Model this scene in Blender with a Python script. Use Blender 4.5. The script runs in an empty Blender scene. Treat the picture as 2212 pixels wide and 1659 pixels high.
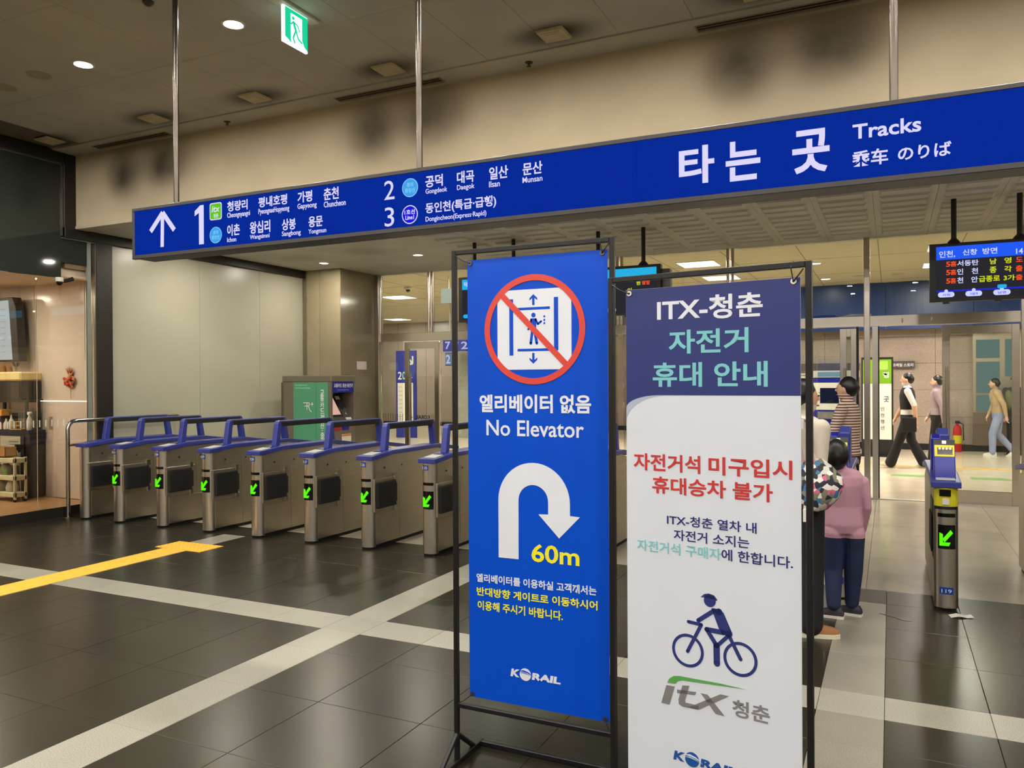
import bpy, bmesh, math, random
import numpy as np
from mathutils import Vector, Matrix

random.seed(7)
SC = bpy.context.scene
COL = SC.collection

# ------------------------------------------------------------------ camera
yaw, pitch, roll = (math.radians(a) for a in (25.61, -0.2213, -0.3167))
fwd = Vector((-math.sin(yaw) * math.cos(pitch), math.cos(yaw) * math.cos(pitch), math.sin(pitch)))
rt0 = Vector((math.cos(yaw), math.sin(yaw), 0))
up0 = rt0.cross(fwd)
rt = math.cos(roll) * rt0 + math.sin(roll) * up0
up = -math.sin(roll) * rt0 + math.cos(roll) * up0
cam_d = bpy.data.cameras.new('camera')
cam_d.sensor_width = 36.0
cam_d.lens = 1706.4 / 2212 * 36.0
cam_d.clip_start = 0.05
cam_d.clip_end = 200
cam = bpy.data.objects.new('camera', cam_d)
COL.objects.link(cam)
cam.matrix_world = Matrix(((rt.x, up.x, -fwd.x, 0), (rt.y, up.y, -fwd.y, 0), (rt.z, up.z, -fwd.z, 1.6), (0, 0, 0, 1)))
SC.camera = cam

# ------------------------------------------------------------------ world, exposure
W = bpy.data.worlds.new('world')
SC.world = W
W.use_nodes = True
W.node_tree.nodes['Background'].inputs[0].default_value = (0.55, 0.52, 0.48, 1)
W.node_tree.nodes['Background'].inputs[1].default_value = 0.25
SC.view_settings.view_transform = 'Standard'
SC.view_settings.look = 'None'
SC.view_settings.gamma = 1
SC.view_settings.use_curve_mapping = False
SC.view_settings.exposure = 0.0
SC.cycles.max_bounces = 6
SC.cycles.diffuse_bounces = 3
SC.cycles.glossy_bounces = 2
SC.cycles.use_light_tree = False
SC.cycles.adaptive_threshold = 0.05
SC.cycles.transparent_max_bounces = 10
SC.cycles.caustics_reflective = False
SC.cycles.caustics_refractive = False
HALL_W = 38.0       # watts of each hall downlight
GATE_W = 26.0       # watts of each downlight over the gates
PANEL_W = 112.0      # watts of each square light panel in the passage
CAFE_W = 20.0       # watts of each cafe downlight

# ------------------------------------------------------------------ materials
def lin(c):
    return tuple(((v / 255) / 12.92 if v / 255 <= 0.04045 else ((v / 255 + 0.055) / 1.055) ** 2.4) for v in c) + (1,)

MATS = {}
def mat(name, rgb, rough=0.5, metal=0.0, emis=0.0, vary=0.06, scale=9.0, bump=0.0, spec=0.5, erg=None, aniso=None):
    """Principled surface with a little procedural colour variation and optional fine relief."""
    if name in MATS: return MATS[name]
    m = bpy.data.materials.new(name); m.use_nodes = True
    nt = m.node_tree; b = nt.nodes['Principled BSDF']
    col = lin(rgb)
    b.inputs['Roughness'].default_value = rough
    b.inputs['Metallic'].default_value = metal
    b.inputs['Specular IOR Level'].default_value = spec
    tc = nt.nodes.new('ShaderNodeTexCoord'); nz = nt.nodes.new('ShaderNodeTexNoise')
    nz.inputs['Scale'].default_value = scale; nz.inputs['Detail'].default_value = 4
    nt.links.new(tc.outputs['Object'], nz.inputs['Vector'])
    if aniso:
        mp = nt.nodes.new('ShaderNodeMapping'); mp.inputs['Scale'].default_value = aniso
        nt.links.new(tc.outputs['Object'], mp.inputs[0]); nt.links.new(mp.outputs[0], nz.inputs['Vector'])
    mr = nt.nodes.new('ShaderNodeMapRange')
    mr.inputs['From Min'].default_value = 0.3; mr.inputs['From Max'].default_value = 0.7
    mr.inputs['To Min'].default_value = 1 - vary; mr.inputs['To Max'].default_value = 1 + vary
    nt.links.new(nz.outputs['Fac'], mr.inputs['Value'])
    mx = nt.nodes.new('ShaderNodeVectorMath'); mx.operation = 'SCALE'
    mx.inputs[0].default_value = col[:3]
    nt.links.new(mr.outputs[0], mx.inputs['Scale'])
    nt.links.new(mx.outputs[0], b.inputs['Base Color'])
    if emis:
        b.inputs['Emission Color'].default_value = lin(erg) if erg else col
        b.inputs['Emission Strength'].default_value = emis
        m.cycles.emission_sampling = 'NONE'; b.inputs['Specular IOR Level'].default_value = 0.0
        if not erg:
            nt.links.remove(b.inputs['Base Color'].links[0]); b.inputs['Base Color'].default_value = (0.002, 0.002, 0.002, 1)
    if bump:
        bp = nt.nodes.new('ShaderNodeBump'); bp.inputs['Strength'].default_value = bump; bp.inputs['Distance'].default_value = 0.01
        nt.links.new(nz.outputs['Fac'], bp.inputs['Height']); nt.links.new(bp.outputs[0], b.inputs['Normal'])
    MATS[name] = m
    return m

def glass(name, tint=(235, 240, 235), refl=0.10, rough=0.0):
    m = bpy.data.materials.new(name); m.use_nodes = True
    nt = m.node_tree; nt.nodes.clear()
    o = nt.nodes.new('ShaderNodeOutputMaterial'); t = nt.nodes.new('ShaderNodeBsdfTransparent'); g = nt.nodes.new('ShaderNodeBsdfGlossy')
    t.inputs[0].default_value = lin(tint); g.inputs['Roughness'].default_value = rough
    lw = nt.nodes.new('ShaderNodeFresnel'); lw.inputs[0].default_value = 1.5
    ad = nt.nodes.new('ShaderNodeMath'); ad.operation = 'MAXIMUM'; ad.inputs[1].default_value = refl
    mx = nt.nodes.new('ShaderNodeMixShader')
    nt.links.new(lw.outputs[0], ad.inputs[0]); nt.links.new(ad.outputs[0], mx.inputs[0])
    nt.links.new(t.outputs[0], mx.inputs[1]); nt.links.new(g.outputs[0], mx.inputs[2]); nt.links.new(mx.outputs[0], o.inputs[0])
    MATS[name] = m
    return m

def granite(name, a, b_, rough, scale=260.0, spec=0.5):
    """speckled stone: two tones mixed by fine noise, plus broad cloudiness"""
    m = bpy.data.materials.new(name); m.use_nodes = True
    nt = m.node_tree; b = nt.nodes['Principled BSDF']; b.inputs['Roughness'].default_value = rough; b.inputs['Specular IOR Level'].default_value = spec
    g = nt.nodes.new('ShaderNodeNewGeometry')
    n1 = nt.nodes.new('ShaderNodeTexNoise'); n1.inputs['Scale'].default_value = scale; n1.inputs['Detail'].default_value = 3
    n2 = nt.nodes.new('ShaderNodeTexNoise'); n2.inputs['Scale'].default_value = 1.7; n2.inputs['Detail'].default_value = 5
    nt.links.new(g.outputs['Position'], n1.inputs['Vector']); nt.links.new(g.outputs['Position'], n2.inputs['Vector'])
    r = nt.nodes.new('ShaderNodeValToRGB'); e = r.color_ramp.elements
    e[0].position = 0.34; e[0].color = lin(a); e[1].position = 0.66; e[1].color = lin(b_)
    nt.links.new(n1.outputs['Fac'], r.inputs[0])
    oi = nt.nodes.new('ShaderNodeObjectInfo')
    ma = nt.nodes.new('ShaderNodeMath'); ma.operation = 'MULTIPLY_ADD'; ma.inputs[1].default_value = 0.5; ma.inputs[2].default_value = 0.66
    mb = nt.nodes.new('ShaderNodeMath'); mb.operation = 'MULTIPLY_ADD'; mb.inputs[1].default_value = 0.16
    nt.links.new(n2.outputs['Fac'], ma.inputs[0]); nt.links.new(oi.outputs['Random'], mb.inputs[0]); nt.links.new(ma.outputs[0], mb.inputs[2])
    mx = nt.nodes.new('ShaderNodeVectorMath'); mx.operation = 'SCALE'
    nt.links.new(r.outputs[0], mx.inputs[0]); nt.links.new(mb.outputs[0], mx.inputs['Scale']); nt.links.new(mx.outputs[0], b.inputs['Base Color'])
    MATS[name] = m
    return m

def sooty(name, rgb, spots, rough=0.7, soot=(52, 44, 32), bump=0.0):
    """paint with soot stains; spots are (centre, radii, strength) in metres, world space"""
    m = bpy.data.materials.new(name); m.use_nodes = True
    nt = m.node_tree; b = nt.nodes['Principled BSDF']; b.inputs['Roughness'].default_value = rough
    b.inputs['Specular IOR Level'].default_value = 0.25
    g = nt.nodes.new('ShaderNodeNewGeometry')
    n = nt.nodes.new('ShaderNodeTexNoise'); n.inputs['Scale'].default_value = 2.2; n.inputs['Detail'].default_value = 6
    nt.links.new(g.outputs['Position'], n.inputs['Vector'])
    acc = None
    for c, r, s in spots:
        a = nt.nodes.new('ShaderNodeVectorMath'); a.operation = 'SUBTRACT'; a.inputs[1].default_value = c
        d = nt.nodes.new('ShaderNodeVectorMath'); d.operation = 'DIVIDE'; d.inputs[1].default_value = r
        l = nt.nodes.new('ShaderNodeVectorMath'); l.operation = 'LENGTH'
        mr = nt.nodes.new('ShaderNodeMapRange'); mr.interpolation_type = 'SMOOTHERSTEP'
        mr.inputs['From Min'].default_value = 1.15; mr.inputs['From Max'].default_value = 0.0; mr.inputs['To Max'].default_value = s
        nt.links.new(g.outputs['Position'], a.inputs[0]); nt.links.new(a.outputs[0], d.inputs[0]); nt.links.new(d.outputs[0], l.inputs[0])
        nt.links.new(l.outputs['Value'], mr.inputs['Value'])
        if acc is None: acc = mr.outputs[0]
        else:
            ad = nt.nodes.new('ShaderNodeMath'); ad.operation = 'ADD'; ad.use_clamp = True
            nt.links.new(acc, ad.inputs[0]); nt.links.new(mr.outputs[0], ad.inputs[1]); acc = ad.outputs[0]
    ns = nt.nodes.new('ShaderNodeMapRange'); ns.inputs['From Min'].default_value = 0.3; ns.inputs['From Max'].default_value = 0.7
    ns.inputs['To Min'].default_value = 0.75; ns.inputs['To Max'].default_value = 1.1
    nt.links.new(n.outputs['Fac'], ns.inputs['Value'])
    base = nt.nodes.new('ShaderNodeVectorMath'); base.operation = 'SCALE'; base.inputs[0].default_value = lin(rgb)[:3]
    n3 = nt.nodes.new('ShaderNodeMapRange'); n3.inputs['From Min'].default_value = 0.3; n3.inputs['From Max'].default_value = 0.7
    n3.inputs['To Min'].default_value = 0.92; n3.inputs['To Max'].default_value = 1.06
    nt.links.new(n.outputs['Fac'], n3.inputs['Value']); nt.links.new(n3.outputs[0], base.inputs['Scale'])
    if acc is None:
        nt.links.new(base.outputs[0], b.inputs['Base Color'])
    else:
        mu = nt.nodes.new('ShaderNodeMath'); mu.operation = 'MULTIPLY'; mu.use_clamp = True
        nt.links.new(acc, mu.inputs[0]); nt.links.new(ns.outputs[0], mu.inputs[1])
        mx = nt.nodes.new('ShaderNodeMix'); mx.data_type = 'RGBA'
        nt.links.new(mu.outputs[0], mx.inputs['Factor']); nt.links.new(base.outputs[0], mx.inputs['A']); mx.inputs['B'].default_value = lin(soot)
        nt.links.new(mx.outputs['Result'], b.inputs['Base Color'])
    if bump:
        n4 = nt.nodes.new('ShaderNodeTexNoise'); n4.inputs['Scale'].default_value = 60
        nt.links.new(g.outputs['Position'], n4.inputs['Vector'])
        bp = nt.nodes.new('ShaderNodeBump'); bp.inputs['Strength'].default_value = bump; bp.inputs['Distance'].default_value = 0.004
        nt.links.new(n4.outputs['Fac'], bp.inputs['Height']); nt.links.new(bp.outputs[0], b.inputs['Normal'])
    MATS[name] = m
    return m

def ramp_mat(name, tex, scale, stops, rough=0.7, const=True, aniso=None, coord='Object'):
    """cloth print: a colour ramp over a voronoi / wave texture"""
    m = bpy.data.materials.new(name); m.use_nodes = True
    nt = m.node_tree; b = nt.nodes['Principled BSDF']; b.inputs['Roughness'].default_value = rough
    tc = nt.nodes.new('ShaderNodeTexCoord'); mp = nt.nodes.new('ShaderNodeMapping')
    if aniso: mp.inputs['Scale'].default_value = aniso
    nt.links.new(tc.outputs[coord], mp.inputs[0])
    t = nt.nodes.new(tex); t.inputs['Scale'].default_value = scale
    nt.links.new(mp.outputs[0], t.inputs['Vector'])
    r = nt.nodes.new('ShaderNodeValToRGB'); r.color_ramp.interpolation = 'CONSTANT' if const else 'LINEAR'
    while len(r.color_ramp.elements) < len(stops): r.color_ramp.elements.new(0.5)
    for e, (p, c) in zip(r.color_ramp.elements, stops): e.position = p; e.color = lin(c)
    nt.links.new(t.outputs['Color'], r.inputs[0]); nt.links.new(r.outputs[0], b.inputs['Base Color'])
    MATS[name] = m
    return m

M = MATS
# ------------------------------------------------------------------ mesh helpers
class MB:
    def __init__(s): s.v = []; s.f = []
    def add(s, v, f):
        o = len(s.v); s.v += [tuple(p) for p in v]; s.f += [tuple(i + o for i in q) for q in f]; return s
    def box(s, x0, x1, y0, y1, z0, z1):
        return s.add([(x0, y0, z0), (x1, y0, z0), (x1, y1, z0), (x0, y1, z0), (x0, y0, z1), (x1, y0, z1), (x1, y1, z1), (x0, y1, z1)],
                     [(0, 3, 2, 1), (4, 5, 6, 7), (0, 1, 5, 4), (1, 2, 6, 5), (2, 3, 7, 6), (3, 0, 4, 7)])
    def prism(s, pts, a, b, axis='x'):
        """closed outline extruded from a to b; outline is (y,z) for x, (x,z) for y, (x,y) for z"""
        mk = {'x': lambda p, t: (t, p[0], p[1]), 'y': lambda p, t: (p[0], t, p[1]), 'z': lambda p, t: (p[0], p[1], t)}[axis]
        n = len(pts)
        v = [mk(p, a) for p in pts] + [mk(p, b) for p in pts]
        f = [tuple(range(n - 1, -1, -1)), tuple(range(n, 2 * n))] + [(i, (i + 1) % n, n + (i + 1) % n, n + i) for i in range(n)]
        return s.add(v, f)
    def tube(s, pts, r, n=10, closed=False):
        pts = [Vector(p) for p in pts]; rs = r if isinstance(r, (list, tuple)) else [r] * len(pts)
        v = []; f = []; k = len(pts); prev = None
        for i, p in enumerate(pts):
            if closed: t = (pts[(i + 1) % k] - pts[i - 1]).normalized()
            else: t = ((pts[min(i + 1, k - 1)] - pts[max(i - 1, 0)])).normalized()
            if prev is None:
                a = Vector((0, 0, 1)) if abs(t.z) < 0.9 else Vector((1, 0, 0)); u = t.cross(a).normalized()
            else:
                u = (prev - t * prev.dot(t)).normalized()
            prev = u; w = t.cross(u)
            for j in range(n):
                q = 2 * math.pi * j / n; v.append(p + (u * math.cos(q) + w * math.sin(q)) * rs[i])
        for i in range(k if closed else k - 1):
            i2 = (i + 1) % k
            for j in range(n): f.append((i * n + j, i * n + (j + 1) % n, i2 * n + (j + 1) % n, i2 * n + j))
        if not closed: f += [tuple(range(n - 1, -1, -1)), tuple((k - 1) * n + j for j in range(n))]
        return s.add(v, f)
    def lathe(s, prof, c=(0, 0, 0), n=20, axis='z'):
        v = []; f = []; k = len(prof)
        for r, h in prof:
            for j in range(n):
                q = 2 * math.pi * j / n; a, b = r * math.cos(q), r * math.sin(q)
                p = {'z': (a, b, h), 'y': (a, h, -b), 'x': (h, a, b)}[axis]
                v.append((p[0] + c[0], p[1] + c[1], p[2] + c[2]))
        for i in range(k - 1):
            for j in range(n): f.append((i * n + j, i * n + (j + 1) % n, (i + 1) * n + (j + 1) % n, (i + 1) * n + j))
        f += [tuple(range(n - 1, -1, -1)), tuple((k - 1) * n + j for j in range(n))]
        return s.add(v, f)
    def ball(s, c, rx, ry=None, rz=None, n=14, m=8):
        ry = ry or rx; rz = rz or rx; v = []; f = []
        for i in range(m + 1):
            t = math.pi * i / m
            for j in range(n):
                q = 2 * math.pi * j / n
                v.append((c[0] + rx * math.sin(t) * math.cos(q), c[1] + ry * math.sin(t) * math.sin(q), c[2] - rz * math.cos(t)))
        for i in range(m):
            for j in range(n): f.append((i * n + j, i * n + (j + 1) % n, (i + 1) * n + (j + 1) % n, (i + 1) * n + j))
        return s.add(v, f)
    def loft(s, rings):
        """rings: lists of points of equal length"""
        n = len(rings[0]); v = [p for r in rings for p in r]; f = []
        for i in range(len(rings) - 1):
            for j in range(n): f.append((i * n + j, i * n + (j + 1) % n, (i + 1) * n + (j + 1) % n, (i + 1) * n + j))
        f += [tuple(range(n - 1, -1, -1)), tuple((len(rings) - 1) * n + j for j in range(n))]
        return s.add(v, f)
    def mesh(s, name, bevel=0.0, seg=1, smooth=False, fix=True):
        me = bpy.data.meshes.new(name)
        if bevel or fix:
            bm = bmesh.new(); vs = [bm.verts.new(p) for p in s.v]
            for q in s.f:
                try: bm.faces.new([vs[i] for i in q])
                except ValueError: pass
            bmesh.ops.remove_doubles(bm, verts=bm.verts, dist=1e-6)
            bmesh.ops.dissolve_degenerate(bm, edges=bm.edges, dist=1e-7)
            bmesh.ops.recalc_face_normals(bm, faces=bm.faces)
            if bevel:
                es = [e for e in bm.edges if len(e.link_faces) == 2 and e.calc_face_angle(0) > 0.6]
                bmesh.ops.bevel(bm, geom=es, offset=bevel, segments=seg, profile=0.6, affect='EDGES', clamp_overlap=True)
            bm.to_mesh(me); bm.free()
        else:
            me.from_pydata(s.v, [], s.f)
        if smooth:
            for p in me.polygons: p.use_smooth = True
            try: me.set_sharp_from_angle(angle=0.7)
            except Exception: pass
        return me
    def build(s, name, m, parent=None, bevel=0.0, seg=1, smooth=False, loc=None):
        me = s.mesh(name, bevel, seg, smooth); me.materials.append(m if not isinstance(m, str) else M[m])
        return obj(name, me, parent, loc)

def obj(name, me, parent=None, loc=None):
    o = bpy.data.objects.new(name, me); COL.objects.link(o)
    if parent is not None: o.parent = parent
    if loc: o.location = loc
    return o
def tag(o, label, cat, group=None):
    o['label'] = label; o['category'] = cat
    if group: o['group'] = group
    return o
def thing(name, label, cat, loc=(0, 0, 0), rz=0.0, group=None):
    o = bpy.data.objects.new(name, None); COL.objects.link(o); o.empty_display_size = 0.1
    o.location = loc; o.rotation_euler = (0, 0, rz)
    return tag(o, label, cat, group)
def struct(o): o['kind'] = 'structure'; return o
def group_root(name, loc=(0, 0, 0)):
    o = bpy.data.objects.new(name, None); COL.objects.link(o); o.location = loc; return struct(o)
def copy_tree(o, parent=None):
    c = o.copy(); COL.objects.link(c); c.parent = parent
    for ch in list(o.children): copy_tree(ch, c)
    return c
def box(name, m, parent, *b, bevel=0.0, seg=1):
    return MB().box(*b).build(name, m, parent, bevel, seg)

class Fr:
    """a flat frame: origin, right and up; z points out of the surface"""
    def __init__(s, o, r=(1, 0, 0), u=(0, 0, 1)):
        s.o = Vector(o); s.r = Vector(r).normalized(); s.u = Vector(u).normalized(); s.n = s.r.cross(s.u)
    def __call__(s, x, y, z=0.0): return s.o + s.r * x + s.u * y + s.n * z

def plate(fr, polys, z0, d, name, m, parent):
    """closed outlines on a frame, given a small thickness"""
    mb = MB()
    for pts in polys:
        n = len(pts)
        ar = sum(pts[i][0] * pts[(i + 1) % n][1] - pts[(i + 1) % n][0] * pts[i][1] for i in range(n))
        if ar < 0: pts = pts[::-1]
        v = [fr(p[0], p[1], z0) for p in pts] + [fr(p[0], p[1], z0 + d) for p in pts]
        mb.add(v, [tuple(range(n - 1, -1, -1)), tuple(range(n, 2 * n))] + [(i, (i + 1) % n, n + (i + 1) % n, n + i) for i in range(n)])
    return mb.build(name, m, parent)
def circ(cx, cy, r, n=40, ry=None): return [(cx + r * math.cos(2 * math.pi * i / n), cy + (ry or r) * math.sin(2 * math.pi * i / n)) for i in range(n)]
def rect(x0, x1, y0, y1): return [(x0, y0), (x1, y0), (x1, y1), (x0, y1)]
def rrect(x0, x1, y0, y1, r, n=5):
    o = []
    for cx, cy, a in ((x1 - r, y0 + r, -90), (x1 - r, y1 - r, 0), (x0 + r, y1 - r, 90), (x0 + r, y0 + r, 180)):
        for i in range(n + 1):
            q = math.radians(a + 90 * i / n); o.append((cx + r * math.cos(q), cy + r * math.sin(q)))
    return o
def ring(fr, cx, cy, r0, r1, z0, d, name, m, parent, n=56, ry=1.0):
    v = []; f = []
    for i in range(n):
        a = 2 * math.pi * i / n; c, s_ = math.cos(a), math.sin(a) * ry
        v += [fr(cx + r0 * c, cy + r0 * s_, z0), fr(cx + r1 * c, cy + r1 * s_, z0), fr(cx + r1 * c, cy + r1 * s_, z0 + d), fr(cx + r0 * c, cy + r0 * s_, z0 + d)]
    for i in range(n):
        a, b = 4 * i, 4 * ((i + 1) % n)
        f += [(a + k, b + k, b + (k + 1) % 4, a + (k + 1) % 4) for k in range(4)]
    return MB().add(v, f).build(name, m, parent)
def stroke(pts, w, round_=True):
    """polyline with width, as a list of convex outlines"""
    o = []
    for (x0, y0), (x1, y1) in zip(pts, pts[1:]):
        l = math.hypot(x1 - x0, y1 - y0) or 1e-9; nx, ny = -(y1 - y0) / l * w / 2, (x1 - x0) / l * w / 2
        o.append([(x0 + nx, y0 + ny), (x0 - nx, y0 - ny), (x1 - nx, y1 - ny), (x1 + nx, y1 + ny)])
    if round_: o += [circ(x, y, w / 2, 14) for x, y in pts]
    return o

TMP = bpy.data.scenes.new('scratch')
def baked(o):
    """mesh of an object evaluated in the scratch scene"""
    TMP.collection.objects.link(o); vl = TMP.view_layers[0]; vl.update()
    me = bpy.data.meshes.new_from_object(o.evaluated_get(vl.depsgraph)); TMP.collection.objects.unlink(o); bpy.data.objects.remove(o)
    return me
TXT = []
def text(parent, s, x0, x1, y0, y1, m, fr, z=0.0, d=0.0008, bold=0.0, name='lettering', slant=0.0):
    """lettering fitted to a box on a frame; the outlines are filled in by fill_text() once all are known"""
    me = bpy.data.meshes.new(name); me.materials.append(m if not isinstance(m, str) else M[m])
    TXT.append((me, s, x0, x1, y0, y1, fr, z, d, bold, slant))
    return obj(name, me, parent)
def fill_text():
    for bold in sorted({q[9] for q in TXT}):
        ss = sorted({q[1] for q in TXT if q[9] == bold})
        c = bpy.data.curves.new('t', 'FONT'); c.body = '\n'.join(ss); c.size = 1; c.offset = bold; c.resolution_u = 3; c.space_line = 3
        src = baked(bpy.data.objects.new('t', c)); bpy.data.curves.remove(c)
        vs = [(v.co.x, v.co.y) for v in src.vertices]; fs = [tuple(p.vertices) for p in src.polygons]; bpy.data.meshes.remove(src)
        step = 3.0; base = {}
        lines = {}
        for q in fs:
            k = round((0.4 - vs[q[0]][1]) / step); lines.setdefault(k, []).append(q)
        G = {}
        for k, s in enumerate(ss):
            F = lines.get(k, []); used = sorted({i for q in F for i in q}); ix = {i: j for j, i in enumerate(used)}
            v = [vs[i] for i in used]; G[s] = (v, [tuple(ix[i] for i in q) for q in F])
        for me, s, x0, x1, y0, y1, fr, z, d, b_, slant in TXT:
            if b_ != bold: continue
            v, F = G[s]
            if not v: continue
            a0, a1 = min(p[0] for p in v), max(p[0] for p in v); b0, b1 = min(p[1] for p in v), max(p[1] for p in v)
            kx = (x1 - x0) / max(a1 - a0, 1e-6); ky = (y1 - y0) / max(b1 - b0, 1e-6)
            P = [(x0 + (x - a0) * kx + slant * (y - b0) * ky, y0 + (y - b0) * ky) for x, y in v]
            cnt = {(q[i], q[(i + 1) % len(q)]) for q in F for i in range(len(q))}
            rim = [e for e in cnt if (e[1], e[0]) not in cnt]
            n = len(P); V3 = [fr(p[0], p[1], z + d) for p in P] + [fr(p[0], p[1], z) for p in P]
            me.from_pydata([tuple(p) for p in V3], [], F + [(b, a, a + n, b + n) for a, b in rim]); me.update()

# ------------------------------------------------------------------ palette
XL, YS, ZU, ZC, YG, ZK, YB = -9.0, 6.4, 4.38, 3.48, 11.6, 3.75, 20.0
KU, KC = 0.986, 0.989
VENTS = [(x * KU, 5.95 * KU) for x in (-8.77, -7.07, -5.65, -4.07, -2.46, -0.86, 0.74, 2.34)]
DIFF = [(-7.92 * KU), (-4.355 * KU), (-0.79 * KU), (2.78 * KU)]
steel = mat('brushed steel', (205, 200, 190), 0.33, 1.0, vary=0.05, scale=3, aniso=(60, 60, 0.6))
steel_dk = mat('side panel steel', (188, 180, 164), 0.40, 1.0, vary=0.05, scale=2, aniso=(1, 0.6, 40))
chrome = mat('chrome', (205, 200, 192), 0.12, 1.0, vary=0.02)
pole_m = mat('satin steel pole', (104, 98, 90), 0.24, 1.0, vary=0.03)
black = mat('black paint', (20, 20, 22), 0.45, vary=0.1)
blackg = mat('black glass', (8, 8, 9), 0.12, vary=0.02)
rubber = mat('black rubber', (17, 17, 18), 0.65, vary=0.15, scale=40, bump=0.1)
dark_fr = mat('dark bronze frame', (42, 38, 33), 0.42, 0.3, vary=0.08)
gate_blue = mat('gate blue enamel', (52, 62, 140), 0.38, vary=0.04)
deep_blue = mat('deep blue plastic', (14, 24, 138), 0.35, vary=0.04)
yellow_p = mat('yellow label', (214, 205, 38), 0.45, vary=0.03)
white_p = mat('white plastic', (222, 218, 206), 0.45, vary=0.03)
grey_p = mat('grey plastic', (120, 116, 108), 0.5, vary=0.05)
led_g = mat('green led', (95, 255, 12), 0.5, emis=1.0)
plate_b = mat('number plate blue', (28, 62, 150), 0.4, vary=0.03)
white_t = mat('white print', (232, 232, 232), 0.5, vary=0.02)
mat('floor grout', (40, 37, 32), 0.7)
granite('dark floor stone', (36, 33, 25), (46, 43, 34), 0.27, 420, 0.34)
granite('pale granite', (118, 116, 104), (164, 161, 148), 0.34, 210)
granite('grey granite', (104, 101, 90), (144, 140, 127), 0.34, 210)
granite('beige floor stone', (206, 194, 168), (222, 210, 186), 0.20, 120)
granite('pillar stone', (138, 126, 100), (168, 156, 130), 0.35, 160)
granite('polished slab stone', (120, 110, 88), (146, 136, 112), 0.10, 160)
granite('passage wall stone', (150, 136, 124), (172, 158, 146), 0.25, 60)
sooty('upper ceiling paint', (194, 193, 180), [((x, y, ZU), (0.50, 0.30, 0.3), 1.0) for x, y in VENTS] +
      [((x, 6.27, ZU), (0.75, 0.16, 0.3), 0.35) for x in DIFF], 0.75)
wall_spots = []
for x in DIFF:
    wall_spots += [((x - 0.30, YS, 4.06), (0.42, 0.6, 0.42), 0.68), ((x + 0.42, YS, 4.10), (0.55, 0.6, 0.38), 0.68), ((x + 0.05, YS, 3.95), (1.0, 0.6, 0.75), 0.28)]
sooty('soffit paint', (205, 190, 160), wall_spots, 0.7, bump=0.12)
sooty('gate ceiling panel', (184, 183, 174), [((x * KC, 9.4, ZC), (0.5, 0.5, 0.4), 0.3) for x in (-8.2, -6.9, -4.6)], 0.55)
mat('ceiling joint', (104, 96, 78), 0.8)
mat('passage ceiling', (196, 184, 152), 0.5, vary=0.04, scale=2)
panel_w = mat('white wall panel', (172, 170, 150), 0.30, vary=0.03, scale=1.5)
hall_wall = mat('hall wall paint', (190, 178, 152), 0.7)
glass('clear glass', (240, 244, 240), 0.07)
glass('cafe glass', (236, 238, 232), 0.07)
slate = mat('dark slate glass panel', (44, 50, 46), 0.05, vary=0.05, scale=2)
tact = mat('tactile yellow', (226, 172, 52), 0.6, vary=0.08, scale=30)

# ------------------------------------------------------------------ floors
def tile_mesh(w, d, m, t=0.03, c=0.0014):
    """stone tile: chamfered top edge, top at z=0, origin at its corner"""
    g = 0.0011; mb = MB(); o = []
    for i, z in ((0, -t), (0, -c), (c, 0.0)): o.append([(g + i, g + i, z), (w - g - i, g + i, z), (w - g - i, d - g - i, z), (g + i, d - g - i, z)])
    me = mb.loft(o).mesh('tile'); me.materials.append(M[m]); return me
TC = {}
def tile(parent, x0, x1, y0, y1, m, name='tile'):
    k = (round(x1 - x0, 4), round(y1 - y0, 4), m)
    if k not in TC: TC[k] = tile_mesh(k[0], k[1], m)
    return obj(name, TC[k], parent, (x0, y0, 0))

fl = struct(box('floor', 'floor grout', None, -13.0, 7.0, -9.0, 6.59, -0.3, -0.012))
xs = []; x = -9.378 - 0.0
cols = []
base = -0.332 - 3 * 3.01
for k in range(5):
    a = base + 3.01 * k
    for w, kind in ((0.3, 's'), (0.455, 'd'), (0.6, 'd'), (0.6, 'd'), (0.6, 'd'), (0.455, 'd')):
        cols.append((a, a + w, kind)); a += w
rows = [(1.335, 1.935), (1.935, 2.535), (2.535, 3.135), (3.135, 3.735), (3.735, 4.088), (4.088, 4.38), (4.38, 5.0), (5.0, 5.6), (5.6, 6.2), (6.2, 6.59)]
for y0, y1 in rows:
    for x0, x1, kind in cols:
        if x1 > 3.3: continue
        if abs(y0 - 4.088) < 1e-6: tile(fl, x0, x1, y0, y1, 'pale granite', 'strip_slab')
        elif kind == 's' and y0 < 6.19: tile(fl, x0, x1, y0, y1, 'grey granite' if -1 < x0 < 1 else 'pale granite', 'strip_slab')
        else: tile(fl, x0, x1, y0, y1, 'dark floor stone')
# the rest of the hall's paving, behind and beside what the picture shows
box('paving_slab', 'dark floor stone', fl, -13.0, 7.0, -9.0, 1.335, -0.1, -0.0005)
box('paving_slab', 'dark floor stone', fl, 3.275, 7.0, 1.335, 6.59, -0.1, -0.0005)

fl2 = struct(box('floor', 'floor grout', None, -9.0, 7.0, 6.59, 11.6, -0.3, -0.012))
for j in range(9):
    y0 = 6.59 + 0.6 * j; y1 = min(y0 + 0.6, 11.6)
    if y1 - y0 < 0.05: continue
    for i in range(-8, 4): 
        x0 = -0.175 + 1.2 * i; x1 = x0 + 1.2
        tile(fl2, max(x0, -9.0), x1, y0, y1, 'beige floor stone')
box('paving_slab', 'beige floor stone', fl2, 4.625, 7.0, 6.59, 11.6, -0.1, -0.0005)
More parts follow.
